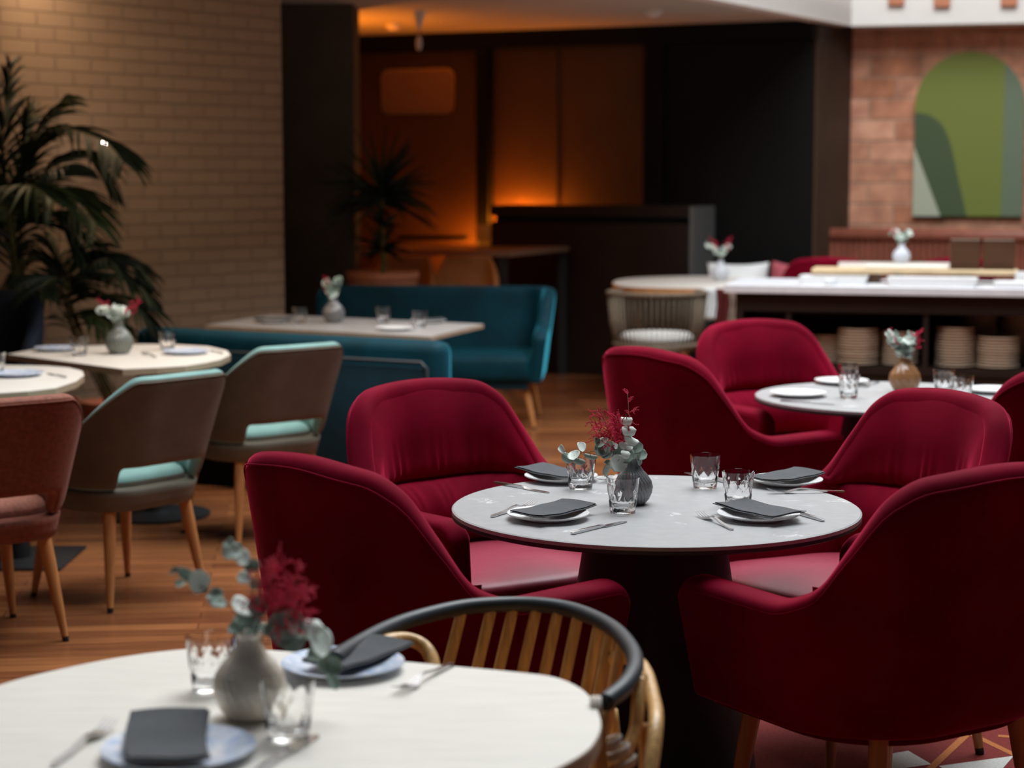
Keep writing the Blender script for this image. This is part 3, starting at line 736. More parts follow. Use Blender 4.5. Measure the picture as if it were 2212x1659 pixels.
sprig_euc('blurred eucalyptus sprig leaning far left from the sand vase', [nk0, nk, l2(515, 1330), l2(470, 1290), l2(425, 1262), l2(392, 1240)],
    [(l2(428, 1256), 22 * q, 1, .3, 1), (l2(400, 1243), 15 * q, 0, .9, 1.4), (l2(388, 1262), 10 * q, 0, .9, 1), (l2(466, 1288), 17 * q, 0, .7, 1), (l2(470, 1304), 18 * q, 0, .5, 1), (l2(378, 1235), 10 * q, 0, .8, 1.5)], g2, 22)
sprig_euc('blurred eucalyptus sprig drooping right to the far plate from the sand vase', [nk0, nk, l2(590, 1345), l2(635, 1350), l2(680, 1385), l2(705, 1430), l2(715, 1462)],
    [(l2(574, 1366), 22 * q, 0, .5, 1), (l2(600, 1352), 26 * q, 0, .4, 1), (l2(628, 1345), 26 * q, 0, .4, 1), (l2(632, 1378), 26 * q, 0, .3, 1), (l2(611, 1378), 20 * q, 0, .4, 1), (l2(660, 1352), 26 * q, 1, 1.1, 1.3), (l2(688, 1387), 27 * q, 1, .6, 1.2),
     (l2(683, 1416), 18 * q, 0, .6, 1), (l2(714, 1440), 22 * q, 0, .8, 1.2), (l2(716, 1468), 14 * q, 0, .8, 1.6)], g2, 23)
sprig_red('blurred crimson dried flower right of the eucalyptus in the sand vase', nk0, [(l2(592, 1235), .05, 9), (l2(640, 1255), .05, 9), (l2(632, 1285), .04, 8), (l2(645, 1325), .035, 8), (l2(560, 1262), .03, 6), (l2(605, 1300), .04, 8)], g2, 24)
# ------------------------------------------------------------------ cane chair with the black hoop
def cane_chair():
    t = thing('cane_chair', 'cane armchair with a black curved top rail behind the foreground ash table', 'chair')
    hp = [up(*a) for a in [((720, 1425, 3.02)), (765, 1396, 3.14), (830, 1361, 3.27), (900, 1335, 3.37), (1000, 1312, 3.46), (1100, 1305, 3.49), (1180, 1308, 3.47), (1250, 1322, 3.42), (1320, 1355, 3.30), (1362, 1400, 3.14), (1372, 1440, 3.02), (1350, 1482, 2.92), (1306, 1518, 2.85)]]
    hs = spline(hp, 8); MB().tube(hs, .0145, 12).build('top_rail', M['blackrail'], t)
    tops = [(998, 1322), (1062, 1316), (1115, 1314), (1165, 1315), (1212, 1322), (1256, 1334), (1295, 1352), (1326, 1374), (1350, 1400)]
    bots = [(968, 1500), (1018, 1520), (1068, 1530), (1118, 1540), (1168, 1548), (1212, 1556), (1250, 1570), (1286, 1592), (1312, 1618)]
    seat_c = Vector((.0, 3.13, 0))
    for (a, b) in zip(tops, bots):
        p = min(hs, key=lambda h: abs(1106 + F * h.x / h.y - a[0]) + (9 if h.y < 2.9 else 0)).copy()
        d = (seat_c - Vector((p.x, p.y, 0))); e = Vector((p.x - .075, p.y - .05, .43))
        md = p.lerp(e, .5) - d * .03; P = spline([p, md, e], 6)
        MB().tube(P, .0105, 8).build('slat', M['cane'], t)
    # seat
    MB().lathe([(.24, .405), (.25, .415), (.25, .44), (.235, .45), (.001, .452)], 40, (0, 3.13, 0), cap0=True).build('seat', M['cane'], t, auto=40)
    for sx, px0 in ((-1, 0), (1, 1)):
        # looped arm of cane below the rail
        x0 = -.235 if sx < 0 else .225
        P = [(x0 - sx * .02, 2.82, .60), (x0, 2.9, .685), (x0 + sx * .005, 3.02, .70), (x0 - sx * .005, 3.18, .715), (x0 - sx * .05, 3.3, .69), (x0 - sx * .075, 3.32, .58), (x0 - sx * .07, 3.3, .44)]
        if sx < 0: P = [up(800, 1400, 3.2), up(840, 1384, 3.24), up(880, 1381, 3.27), up(915, 1396, 3.27), up(934, 1428, 3.25), up(938, 1480, 3.22), up(935, 1560, 3.2)]
        MB().tube(spline(P, 8), .0125, 10).build('arm', M['cane'], t)
        MB().tube(spline([(x0 - sx * .01, 2.95, .68), (x0 - sx * .01, 2.93, .55), (x0 - sx * .02, 2.94, .25), (x0 + sx * .01, 2.90, 0)], 6), .014, 10).build('leg', M['cane'], t)
        MB().tube(spline([(x0 - sx * .05, 3.3, .60), (x0 - sx * .03, 3.32, .4), (x0, 3.36, 0)], 6), .014, 10).build('leg', M['cane'], t)
    # outer braces on the right, and rope lashings
    MB().tube(spline([up(1383, 1468, 2.98), up(1378, 1520, 2.95), up(1372, 1580, 2.93), up(1345, 1640, 2.9), up(1300, 1700, 2.88)], 6), .011, 10).build('brace', M['cane'], t)
    MB().tube(spline([up(1388, 1462, 3.0), up(1340, 1490, 2.95), up(1300, 1550, 2.9), up(1300, 1700, 2.88)], 6), .011, 10).build('brace', M['cane'], t)
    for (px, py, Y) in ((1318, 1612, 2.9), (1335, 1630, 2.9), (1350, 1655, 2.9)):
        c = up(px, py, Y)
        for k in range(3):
            MB().tube([c + Vector((.016 * math.cos(a), .016 * math.sin(a), .004 * k + .008 * math.cos(a))) for a in [i * PI / 6 for i in range(12)]], .0035, 6, closed=True).build('rope_or_glint_ring', M['rope'], t)
    c = up(1287, 1530, 2.84)  # these white rings imitate the highlight where the rail meets the table
    for k in range(3): MB().tube([c + Vector((.005 * (k - 1), .0165 * math.cos(a), .0165 * math.sin(a))) for a in [i * PI / 6 for i in range(12)]], .004, 6, closed=True).build('rope_or_glint_ring', M['rope'], t)
    return t
cane_chair()
# ------------------------------------------------------------------ open-back dining chairs
def dining_chair(label, mo, mi_, mpip):
    t = thing('dining_chair', label, 'chair', group='open backed dining chairs')
    hw, yf, yb, rad = .275, .26, -.25, .17
    ZB = .36; ns, nv = 64, 12
    ss = [-1 + 2 * i / ns for i in range(ns + 1)]
    def top(s):
        a = abs(s); z = interp(a, [0, .24, .50, 1.0], [.85, .85, .64, .635])
        if a > .24 and a < .50: z = .85 + (.64 - .85) * ((a - .24) / .26) ** 1.15
        if a > .95: z -= .03 * ((a - .95) / .05) ** 2
        return z
    levels = [0, .028, .052, .072]     # up to the lower rim of the opening, then the opening, then the back
    def zl(s, j, tp):
        lo, hi = ZB + .072, ZB + .155
        a = abs(s)
        if j <= 3: return ZB + levels[j]
        if j == 4: return hi
        return hi + (tp - hi) * (j - 4) / (nv - 4)
    def plan(s, z): return plan_U(s, z, hw, yf, yb, rad, .16, ZB, .60, .05)
    V, Fc = shell_grid(plan, top, ZB, 0, ns, nv, mask=lambda i, j: j == 3 and 15 <= i < ns - 15 and False, zlist=zl)
    # cut the opening: faces between level 3 and 4 across the back
    keep = []; band = []
    k = 0
    for i in range(ns):
        for j in range(nv):
            if j < 3: band.append(Fc[k])
            elif not (j == 3 and abs((ss[i] + ss[i + 1]) / 2) < .29): keep.append(Fc[k])
            k += 1
    o = obj('shell', V, keep, [mo, mi_], t, solid=(.050, 0), sub=2)
    obj('base_band', V, band, mo, t, solid=(.040, 0))
    # outward side must be slot 0: build face orientation, then give the inner side its own cloth
    sm = o.modifiers['s']; sm.material_offset = 1; sm.material_offset_rim = 1
    P = []
    for i in range(1, 120):
        s = -1 + 2 * i / 120; z = top(s) - .022; x, y = plan(s, z); x2, y2 = plan(s - .004, z); x3, y3 = plan(s + .004, z)
        n = Vector((y3 - y2, -(x3 - x2), 0)).normalized()
        if n.dot(Vector((x, y, 0))) < 0: n = -n
        P.append(Vector((x, y, z)) + n * .0235)
    MB().tube(P, .003, 6).build('piping', mpip, t)
    prof = []; n = 41; V = []; Fc = []
    for (of, z, fr) in ((.03, .37, .27), (.02, .40, .285), (.02, .462, .285), (.045, .485, .26)):
        for i in range(n):
            s = -1 + 2 * i / (n - 1); x, y = plan(s, .42); v = Vector((x, y)); v *= 1 - of / v.length; yy = v.y if 0 < i < n - 1 else fr
            V.append((v.x, fr if abs(s) > .97 else v.y, z))
    for j in range(3):
        for k in range(n): Fc.append([j * n + k, j * n + (k + 1) % n, (j + 1) * n + (k + 1) % n, (j + 1) * n + k])
    Fc.append(list(range(n))); prev = 3 * n
    for q_, dz in ((.7, .012), (.35, .02), (.05, .022)):
        V += [(V[3 * n + k][0] * q_, V[3 * n + k][1] * q_, .485 + dz) for k in range(n)]; cur = len(V) - n
        Fc += [[prev + k, prev + (k + 1) % n, cur + (k + 1) % n, cur + k] for k in range(n)]; prev = cur
    Fc.append([prev + k for k in range(n)])
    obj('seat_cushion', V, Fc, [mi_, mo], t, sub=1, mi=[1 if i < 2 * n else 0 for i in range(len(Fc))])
    for sx, sy in ((-1, 1), (1, 1), (-1, -1), (1, -1)): leg('leg', (sx * .175, sy * .165, .375), (sx * .225, sy * .215, 0), .024, .0115, M['oak'], t)
    return t
gch = 'green grey open backed dining chairs'
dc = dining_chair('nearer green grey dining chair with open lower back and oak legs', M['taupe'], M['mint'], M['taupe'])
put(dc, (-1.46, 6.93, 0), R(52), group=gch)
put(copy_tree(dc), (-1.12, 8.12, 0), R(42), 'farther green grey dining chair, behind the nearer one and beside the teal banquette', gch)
dt = dining_chair('terracotta woven dining chair with open lower back at the left edge', M['terra'], M['terra_top'], M['terra'])
put(dt, (-1.80, 6.24, 0), R(38))
# ------------------------------------------------------------------ left tables
def tablebase(t, sq):
    if sq: MB().box((0, 0, .006), (.46, .46, .012)).build('base_plate', M['black'], t, smooth=False, bevel=.003)
    else: MB().lathe([(.24, 0), (.24, .012), (.06, .03), (.055, .05)], 40, cap0=True).build('base_plate', M['black'], t, auto=40)
    MB().lathe([(.055, .01), (.055, .14), (.035, .16), (.035, .69), (.09, .70), (.09, .712)], 24, cap1=True).build('column', M['black'], t, auto=40)
p2 = [at(*q_, .74) for q_ in [(15, 765), (265, 797), (340, 794), (400, 790), (445, 783), (478, 776), (498, 766), (490, 757), (450, 748), (380, 744), (310, 743)]]
p2 = [(p.x, p.y) for p in p2] + [(-2.02, 9.0), (-2.22, 8.86)]
t2, c2 = poly_table('pale ash table with one pointed corner behind the green grey dining chair', p2, M['ash'], M['ash_edge'], group='pale ash tables on the left'); tablebase(t2, False)
p1 = [at(*q_, .74) for q_ in [(-60, 853), (60, 845), (120, 838), (165, 823), (182, 810), (178, 801), (150, 794), (100, 790), (0, 788), (-100, 792)]]
p1 = [(p.x, p.y) for p in p1] + [(-2.5, 7.5), (-2.35, 6.95)]
t1, c1 = poly_table('pale ash table cut by the left edge above the terracotta chair', p1, M['ash'], M['ash_edge'], group='pale ash tables on the left'); tablebase(t1, True)
gl = 'tableware on the left ash tables'
use(plb, at(402, 764, ZF), 1, 'blue washed plate at right on the pointed ash table', 'blue plates on the left ash tables')
use(plb, at(125, 757, ZF), 2, 'blue washed plate at left on the pointed ash table', 'blue plates on the left ash tables')
use(plb, at(36, 812, ZF), 3, 'blue washed plate on the ash table at the left edge', 'blue plates on the left ash tables')
tumb(172, 768, 'cut glass tumbler left of the sage vase on the pointed ash table', ZF, 'tumblers on the left ash tables')
tumb(362, 756, 'cut glass tumbler right of the sage vase on the pointed ash table', ZF, 'tumblers on the left ash tables')
tumb(-8, 808, 'cut glass tumbler at the very left edge of the photo', ZF, 'tumblers on the left ash tables')
bar(fk, (345, 775), (300, 762), 'bright steel fork left of the right plate on the pointed ash table', 'cutlery on the left ash tables', ZF)
bar(kn, (490, 768), (445, 754), 'steel knife right of the right plate on the pointed ash table', 'cutlery on the left ash tables', ZF)
bar(kn, (148, 818), (98, 806), 'steel knife on the ash table at the left edge', 'cutlery on the left ash tables', ZF)
v3 = at(258, 764, ZF); vase('sage grey ribbed vase on the pointed ash table', v3, M['vase_sage'], 1.2)
posy('from the sage vase on the pointed ash table', v3, 1.2, 4, 'sprigs in the sage vase', 3, 2, .10, .10, .85)
# ------------------------------------------------------------------ teal banquette seen from behind
def bench():
    a = Vector((-.335, 8.72, 0)); d = Vector((-.88, .475, 0)).normalized(); L = 1.8
    c = a + d * (L / 2); rz = math.atan2(-d.y, -d.x)
    t = thing('banquette', 'teal velvet banquette seen from behind in front of the stone table', 'banquette', (c.x, c.y, 0), rz)
    # local: x along, -y toward camera
    def rbox(c_, d_, name, m, bv, sub=0): return MB().box(c_, d_).build(name, m, t, smooth=True, bevel=bv, auto=None)
    rbox((0, .07, .47), (L, .15, .62), 'backrest', M['teal'], .055)
    rbox((0, -.012, .42), (L - .10, .03, .48), 'back_panel', M['teal_dark'], .01)
    P = [(-L / 2 + .05, -.03, .2), (-L / 2 + .05, -.03, .66), (-L / 2 + .08, -.03, .685), (L / 2 - .08, -.03, .685), (L / 2 - .05, -.03, .66), (L / 2 - .05, -.03, .2)]
    MB().tube(P, .008, 8).build('piping', M['blackrail'], t)
    rbox((0, .37, .36), (L, .48, .2), 'seat', M['teal'], .05)
    MB().box((0, .3, .09), (L - .16, .5, .18)).build('plinth', M['blackwall'], t, smooth=False)
    return t
bench()
# ------------------------------------------------------------------ teal sofa beyond the stone table
def sofa():
    t = thing('sofa', 'teal velvet sofa with curved arm and oak legs beyond the stone table', 'sofa', (-.49, 11.86, 0), R(176))
    hw, yf, yb, rad = .69, .36, -.33, .17
    def top(s):
        a = abs(s); z = interp(a, [0, .60, .68, .78, .95], [.84, .84, .80, .62, .61])
        if a > .95: z -= .05 * ((a - .95) / .05) ** 2
        return z
    def plan(s, z): return plan_U(s, z, hw, yf, yb, rad, .06, .28, .6, .03)
    V, Fc = shell_grid(plan, top, .28, 0, 72, 8); obj('shell', V, Fc, M['teal'], t, solid=(.085, 0), sub=2)
    MB().box((0, .02, .37), (2 * hw - .12, .66, .16)).build('seat', M['teal'], t, bevel=.04)
    MB().box((0, .02, .27), (2 * hw - .16, .58, .06)).build('seat_frame', M['teal_dark'], t, bevel=.01)
    for sx, sy in ((-1, 1), (1, 1), (-1, -1), (1, -1)): leg('leg', (sx * (hw - .1), sy * .25, .27), (sx * (hw - .04), sy * .31, 0), .024, .012, M['oak'], t)
    return t
sofa()
# stone-topped rectangular table between them
A_, B_ = at(930, 727, .74), at(1045, 700, .74); dl = Vector((-.84, .49, 0)).normalized() * 1.45
pr = [(A_.x, A_.y), (B_.x, B_.y), (B_.x + dl.x, B_.y + dl.y), (A_.x + dl.x, A_.y + dl.y)]
t3, c3 = poly_table('rectangular pale stone table between teal banquette and teal sofa', pr, mat('grey stone top', (.42, .41, .40), .35, noise=.08, nscale=10), M['ash_edge'], th=.022); t3.name = 'stone_table'
for k in (-1, 1):
    o = MB().box((k * .38 * .84, -k * .38 * .49, .36), (.06, .06, .715)).build('leg', M['black'], t3, smooth=False)
gs = 'tableware on the rectangular stone table'
def ts(px, py, lb): tumb(px, py, lb, .7405, 'tumblers on the stone table')
ts(648, 698, 'cut glass tumbler left of the round grey vase on the stone table')
ts(828, 697, 'cut glass tumbler in the middle of the stone table')
ts(907, 707, 'cut glass tumbler nearest the right end of the stone table')
use(pl, at(852, 713, .7405), 0, 'white plate at the near side of the stone table', 'white plates on the stone table')
use(pl, at(925, 697, .7405), 0, 'white plate at the far side of the stone table', 'white plates on the stone table')
use(nap[0], at(925, 697, .7405), .4, 'napkin on the far plate of the stone table', 'napkins on the stone table', sc=.8)
use(pl, at(590, 697, .7405), 0, 'plate at the dim left end of the stone table', 'white plates on the stone table')
use(nap[1], at(590, 697, .7405), .2, 'charcoal napkin on the plate at the dim left end of the stone table', 'napkins on the stone table', sc=.95)
v4 = at(721, 697, .7405); vase('plain grey vase on the rectangular stone table', v4, M['vase_grey'], 1.15)
posy('from the vase on the stone table', v4, 1.15, 7, 'sprigs in the stone table vase', 2, 1, .05, .11, .3)
# ------------------------------------------------------------------ tableware on the farther round table
def p9(px, py): return at(px, py, ZT)
gt = 'white plates on the farther grey table'
use(pl, p9(1724, 856), 0, 'white plate at the near left of the farther grey table', gt, sc=1.05)
use(pl, p9(1818, 829), 0, 'white plate at the far left of the farther grey table', gt, sc=1.05)
use(pl, p9(2145, 848), 0, 'white plate at the right of the farther grey table', gt, sc=1.05)
gt = 'tumblers on the farther grey table'
for px, py, lb in ((1833, 860, 'nearer of two overlapping cut glass tumblers on the farther grey table'), (1832, 836, 'tumbler half hidden behind another tumbler on the farther grey table'),
                   (2038, 848, 'cut glass tumbler right of the amber vase on the farther grey table'), (2078, 864, 'low tumbler at the right end just above the crimson chair back')):
    tumb(px, py, lb, ZT, gt)
bar(kn, (1700, 868), (1790, 874), 'steel knife in front of the near left plate on the farther grey table', 'cutlery on the farther grey table')
bar(fk, (1900, 826), (1862, 838), 'steel fork left of the amber vase on the farther grey table', 'cutlery on the farther grey table')
v5 = at(1954, 846, ZT); vase('amber glazed round vase on the farther grey table', v5, M['vase_amber'], 1.12, ribs=12)
posy('from the amber vase on the farther grey table', v5, 1.05, 11, 'sprigs in the amber vase', 3, 2, .06, .10, .6)
# ------------------------------------------------------------------ plants
def ribbon(mb, P, wds, side):
    V = []; Fc = []
    for p, wd in zip(P, wds): V += [p - side * wd, p + Vector((0, 0, -.15 * wd)), p + side * wd]
    for i in range(len(P) - 1):
        for k in (0, 1): Fc.append([i * 3 + k, i * 3 + k + 1, i * 3 + 4 + k, i * 3 + 3 + k])
    mb.add(V, Fc)
def frond(mb, st, pts, ll, rs, n=24, wd=.013, start=.3):
    sp = spline(pts, 8); st.tube(sp, [.006 * (1 - .75 * i / len(sp)) for i in range(len(sp))], 5)
    for k in range(n):
        q_ = start + (1 - start) * k / (n - 1); i = min(len(sp) - 2, int(q_ * (len(sp) - 1))); p = sp[i].lerp(sp[i + 1], q_ * (len(sp) - 1) - i); d = (sp[i + 1] - sp[i]).normalized()
        sd = d.cross(Vector((0, 0, 1)));  sd = sd.normalized() if sd.length > .05 else Vector((1, 0, 0))
        L = ll * (math.sin(PI * (.18 + .72 * (q_ - start) / (1 - start))) ** .7)
        for g in (-1, 1):
            o = (sd * g * .65 + d * .85 + Vector((0, 0, .2))).normalized(); P = [p]
            for s in range(5):
                o = (o + Vector((rs.uniform(-.08, .08), rs.uniform(-.08, .08), -.20))).normalized(); P.append(P[-1] + o * L / 5)
            s2 = o.cross(Vector((rs.uniform(-.3, .3), 1, rs.uniform(-.3, .3)))); s2.normalize()
            ribbon(mb, P, [wd * x for x in (.5, 1, 1, .8, .45, .02)], s2)
def palm(label, base, fr, ll, seed, potr=.2, poth=.4, wd=.013):
    rs = random.Random(seed); t = thing('potted_palm', label, 'plant', (base.x, base.y, 0), group='palms by the brick wall'); o = Vector((base.x, base.y, 0))
    m1, m2, st = MB(), MB(), MB()
    for i, f_ in enumerate(fr):
        pts = [Vector((rs.uniform(-.04, .04), rs.uniform(-.04, .04), poth - .02))] + [up(*p) - o for p in f_]
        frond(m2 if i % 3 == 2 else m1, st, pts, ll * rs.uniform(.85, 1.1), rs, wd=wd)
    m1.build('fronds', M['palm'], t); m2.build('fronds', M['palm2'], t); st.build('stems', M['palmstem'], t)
    MB().lathe([(potr * .75, 0), (potr, poth), (potr * .93, poth), (potr * .9, poth - .04), (.001, poth - .04)], 32, cap0=True).build('pot', M['terracotta'], t, auto=40)
    return t
Y1 = 9.38
palm('tall dark green palm in front of the brick wall at the left edge', Vector((-2.42, 9.68, 0)),
     [[(15, 480, Y1), (5, 300, Y1), (20, 150, Y1)], [(20, 420, Y1), (-10, 250, Y1), (-40, 120, Y1)], [(40, 450, Y1), (75, 300, Y1), (130, 225, Y1)], [(45, 450, Y1), (110, 290, Y1), (215, 300, Y1 - .2), (262, 345, Y1 - .3)],
      [(45, 500, Y1), (90, 380, Y1), (175, 330, Y1), (240, 400, Y1)], [(40, 540, Y1), (80, 430, Y1), (150, 420, Y1 - .1), (205, 480, Y1 - .2)], [(30, 540, Y1), (60, 480, Y1), (120, 470, Y1), (170, 540, Y1)],
      [(20, 540, Y1), (10, 420, Y1), (-30, 350, Y1)], [(30, 500, Y1), (45, 360, Y1), (60, 250, Y1)], [(20, 560, Y1), (0, 480, Y1), (-40, 460, Y1)], [(30, 520, Y1 - .2), (70, 400, Y1 - .3), (140, 360, Y1 - .4)], [(25, 520, Y1 - .2), (30, 440, Y1 - .4), (60, 400, Y1 - .6), (110, 430, Y1 - .7)]], .36, 3, wd=.0095)
palm('shorter bushy palm right of the tall palm by the brick wall', Vector((-2.12, 10.05, 0)),
     [[(150, 640, 9.6), (190, 560, 9.6), (270, 560, 9.6), (305, 600, 9.6)], [(150, 650, 9.6), (200, 600, 9.6), (270, 600, 9.5), (325, 640, 9.5)], [(140, 640, 9.6), (120, 560, 9.6), (60, 570, 9.6), (30, 620, 9.6)], [(150, 640, 9.6), (160, 560, 9.6), (200, 530, 9.6)],
      [(150, 680, 9.5), (210, 640, 9.5), (280, 650, 9.4), (320, 690, 9.4)], [(140, 650, 9.6), (130, 580, 9.6), (110, 530, 9.6)], [(140, 680, 9.5), (100, 640, 9.5), (50, 660, 9.4), (20, 700, 9.4)], [(150, 640, 9.5), (180, 590, 9.4), (230, 560, 9.3), (265, 590, 9.3)], [(150, 700, 9.5), (190, 680, 9.4), (240, 700, 9.3)], [(145, 680, 9.5), (150, 620, 9.3), (120, 600, 9.2), (90, 620, 9.1)]], .30, 5, .18, .35, wd=.008)
nv_ = thing('armchair', 'navy high backed seat behind the pointed ash table at the left edge', 'armchair', (-2.68, 8.98, 0))
V, Fc = shell_grid(lambda s, z: plan_U(s, z, .36, .3, -.3, .2, .1, .1, .6, .03), lambda s: interp(abs(s), [0, .4, .55, .7, 1], [1.0, .98, .8, .62, .6]), .1, 0, 48, 8)
obj('shell', V, Fc, M['navy'], nv_, solid=(.08, 0), sub=1); MB().box((0, .03, .3), (.6, .55, .25)).build('seat', M['navy'], nv_, bevel=.04)
for sx, sy in ((-1, 1), (1, 1), (-1, -1), (1, -1)): leg('leg', (sx * .2, sy * .2, .18), (sx * .24, sy * .24, 0), .022, .014, M['oak'], nv_)
nv_.rotation_euler = (0, 0, R(176))
def dracaena():
    rs = random.Random(8); Y = 12.68; b = Vector(((826 - 1106) / F * Y, Y, 0))
    t = thing('potted_dracaena', 'spiky dracaena in a terracotta planter between dark column and teal sofa', 'plant', b)
    MB().lathe([(.17, 0), (.235, .86), (.245, .86), (.245, .905), (.225, .905), (.215, .85), (.001, .85)], 40, cap0=True).build('planter', M['terracotta'], t, auto=40)
    MB().tube(spline([(0, 0, .84), (.01, 0, 1.05), (-.01, 0, 1.25), (.02, 0, 1.4)], 5), .018, 8).build('trunk', M['palmstem'], t)
    m1, m2 = MB(), MB()
    for k in range(130):
        a = rs.uniform(0, 2 * PI); e = rs.uniform(-.3, 1.4); z0 = rs.choice([1.44, 1.42, 1.35, 1.05, 1.38, 1.2]); L = rs.uniform(.3, .5) if z0 > 1.3 else rs.uniform(.15, .25)
        d = Vector((math.cos(a) * math.cos(e), math.sin(a) * math.cos(e), math.sin(e))); P = [Vector((0, 0, z0))]
        for s in range(6): d = (d + Vector((0, 0, -.10))).normalized(); P.append(P[-1] + d * L / 6)
        sd = d.cross(Vector((rs.uniform(-.5, .5), 1, rs.uniform(-.5, .5)))).normalized()
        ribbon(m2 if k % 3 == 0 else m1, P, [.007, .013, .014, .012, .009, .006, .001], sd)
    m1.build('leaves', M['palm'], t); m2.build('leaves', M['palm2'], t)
dracaena()
# ------------------------------------------------------------------ back room: bar table, amber chairs, cabinet, lamp, mirror, pendant
bt = [at(775, 540, 1.0), at(857, 541, 1.0), at(1102, 544, 1.0), at(1229, 532, 1.0), at(1040, 532, 1.0), at(1036, 529, 1.0), at(775, 529, 1.0)]
c = Vector((-.4, 14.2, 0)); t = thing('bar_table', 'long dark bar table with a brown top in the dim back room', 'table', c)
MB().prism([(p.x - c.x, p.y - c.y) for p in bt], .965, 1.0).build('tabletop', mat('brown bar top', (.30, .17, .11), .35), t, smooth=False)
for p in (bt[2], bt[3], bt[1]):
    MB().box((p.x - c.x - .05, p.y - c.y + .08, .48), (.07, .07, .965)).build('leg', M['black'], t, smooth=False)
da = dining_chair('amber tub chair under the middle of the bar table, behind the teal sofa', M['amberseat'], M['amberseat'], M['amberseat'])
put(da, (-.34, 13.30, 0), R(175), group='amber chairs at the bar table'); da.scale = (.78, .8, 1.15)
db = copy_tree(da); put(db, (-.80, 13.30, 0), R(170), 'amber tub chair under the left of the bar table, behind the dracaena', 'amber chairs at the bar table')
NW = Vector((-DB.y, DB.x, 0))                       # into the back wall
def frontpt(px, d):
    k = (px - 1106) / F; lo, hi = 0., 6.
    for _ in range(50):
        m_ = (lo + hi) / 2; p = BW0 + DB * m_ - NW * d
        if p.x - k * (p.y * _c + .2) < 0: lo = m_
        else: hi = m_
    return BW0 + DB * m_ - NW * d
f0, f1 = frontpt(1058, .56), frontpt(1525, .56); CL = (f1 - f0).length; fm = (f0 + f1) / 2 + NW * .27
t = thing('service_cabinet', 'long dark wooden service cabinet against the back room wall', 'cabinet', (fm.x, fm.y, 0), math.atan2(DB.y, DB.x))
MB().box((0, -.05, .59), (CL, .40, 1.18)).build('body', M['counterwood'], t, smooth=False, bevel=.006)
MB().box((0, -.06, 1.27), (CL, .41, .085)).build('top_rail', M['counterwood'], t, smooth=False, bevel=.006)
MB().box((0, -.05, 1.204), (CL - .06, .34, .05)).build('shadow_gap', M['blackwall'], t, smooth=False)
MB().box((CL / 2 + .012, 0, .655), (.024, .53, 1.31)).build('end_panel', mat('grey end panel', (.12, .12, .115), .6), t, smooth=False, bevel=.004)
# amber table lamp on the bar table end
lp = up(1044, 512, 14.35)
t = thing('table_lamp', 'small amber glowing lamp by the black post in the back room', 'lamp', (lp.x, lp.y, 1.0))
MB().lathe([(.05, 0), (.05, .012), (.012, .02), (.012, .06)], 20, cap0=True).build('base', M['brass'], t, auto=40)
MB().lathe([(.055, .055), (.06, .17)], 24).build('lamp_shade', mat('amber shade', (.6, .25, .05), .6, emit=(1, .25, .02), estr=.04), t)
AM = (1, .25, .015)
e2 = onwall(1012); q2 = BW0 + DB * e2
point('lamp_light', (q2.x, q2.y - .30, .90), 30, AM, .10)
e_ = onwall(1130); q_ = BW0 + DB * e_
wq = q_ - NW * .08
point('wall_washer', (wq.x, wq.y, 1.235), 9, AM, .03)
for px_ in (1085, 1178):
    wq = BW0 + DB * onwall(px_) - NW * .09; point('wall_washer', (wq.x, wq.y, 1.20), 9, AM, .03)
sl = bpy.data.lights.new('uplight', 'SPOT'); sl.energy = 75; sl.color = AM; sl.spot_size = R(150); sl.spot_blend = .6; sl.shadow_soft_size = .08
so = bpy.data.objects.new('uplight', sl); C.collection.objects.link(so); so.location = (-1.55, 14.3, 1.9); so.rotation_euler = (R(180), 0, 0)
# bronze mirror
def rrect(w_, h_, r_, n=8):
    P = []
    for cx, cy, a0_ in ((w_ / 2 - r_, h_ / 2 - r_, 0), (-w_ / 2 + r_, h_ / 2 - r_, 90), (-w_ / 2 + r_, -h_ / 2 + r_, 180), (w_ / 2 - r_, -h_ / 2 + r_, 270)):
        P += [(cx + r_ * math.cos(R(a0_ + 90 * k / n)), cy + r_ * math.sin(R(a0_ + 90 * k / n))) for k in range(n + 1)]
    return P
def upright(poly, d, y0, y1): # prism in the xz plane
    mb = MB(); n = len(poly); V = [(p[0], y0, p[1]) for p in poly] + [(p[0], y1, p[1]) for p in poly]
    return mb.add(V, [list(range(n)), list(range(n, 2 * n))[::-1]] + [[i, (i + 1) % n, n + (i + 1) % n, n + i] for i in range(n)])
e0, e1 = onwall(829), onwall(986); pm = BW0 + DB * ((e0 + e1) / 2); za, zb = up(907, 247, pm.y).z, up(907, 149, pm.y).z
t = thing('wall_mirror', 'rounded rectangular bronze mirror on the dim back wall', 'mirror', (pm.x, pm.y, (za + zb) / 2), math.atan2(DB.y, DB.x))
upright(rrect(e1 - e0, zb - za, .075), 0, -.03, -.005).build('frame', M['brass'], t, auto=40)
upright(rrect(e1 - e0 - .03, zb - za - .03, .065), 0, -.034, -.03).build('glass', M['bronze'], t, auto=40)
pp = up(905, 22, 13.6)
t = thing('pendant_lamp', 'small white pendant fitting hanging from the orange lit ceiling', 'lamp', (pp.x, pp.y, 0))
MB().lathe([(.05, FH - .001), (.045, FH - .02), (.012, FH - .13), (.008, FH - .14)], 20, (0, 0, 0), cap0=True, cap1=True).build('canopy', M['fascia'], t, auto=40)
MB().tube([(0, 0, FH - .14), (0, 0, 2.52)], .003, 6).build('cord', M['black'], t)
MB().lathe([(.004, 2.53), (.02, 2.50), (.024, 2.46), (.015, 2.43), (.001, 2.42)], 16, cap0=True).build('bulb', M['vase_white'], t)
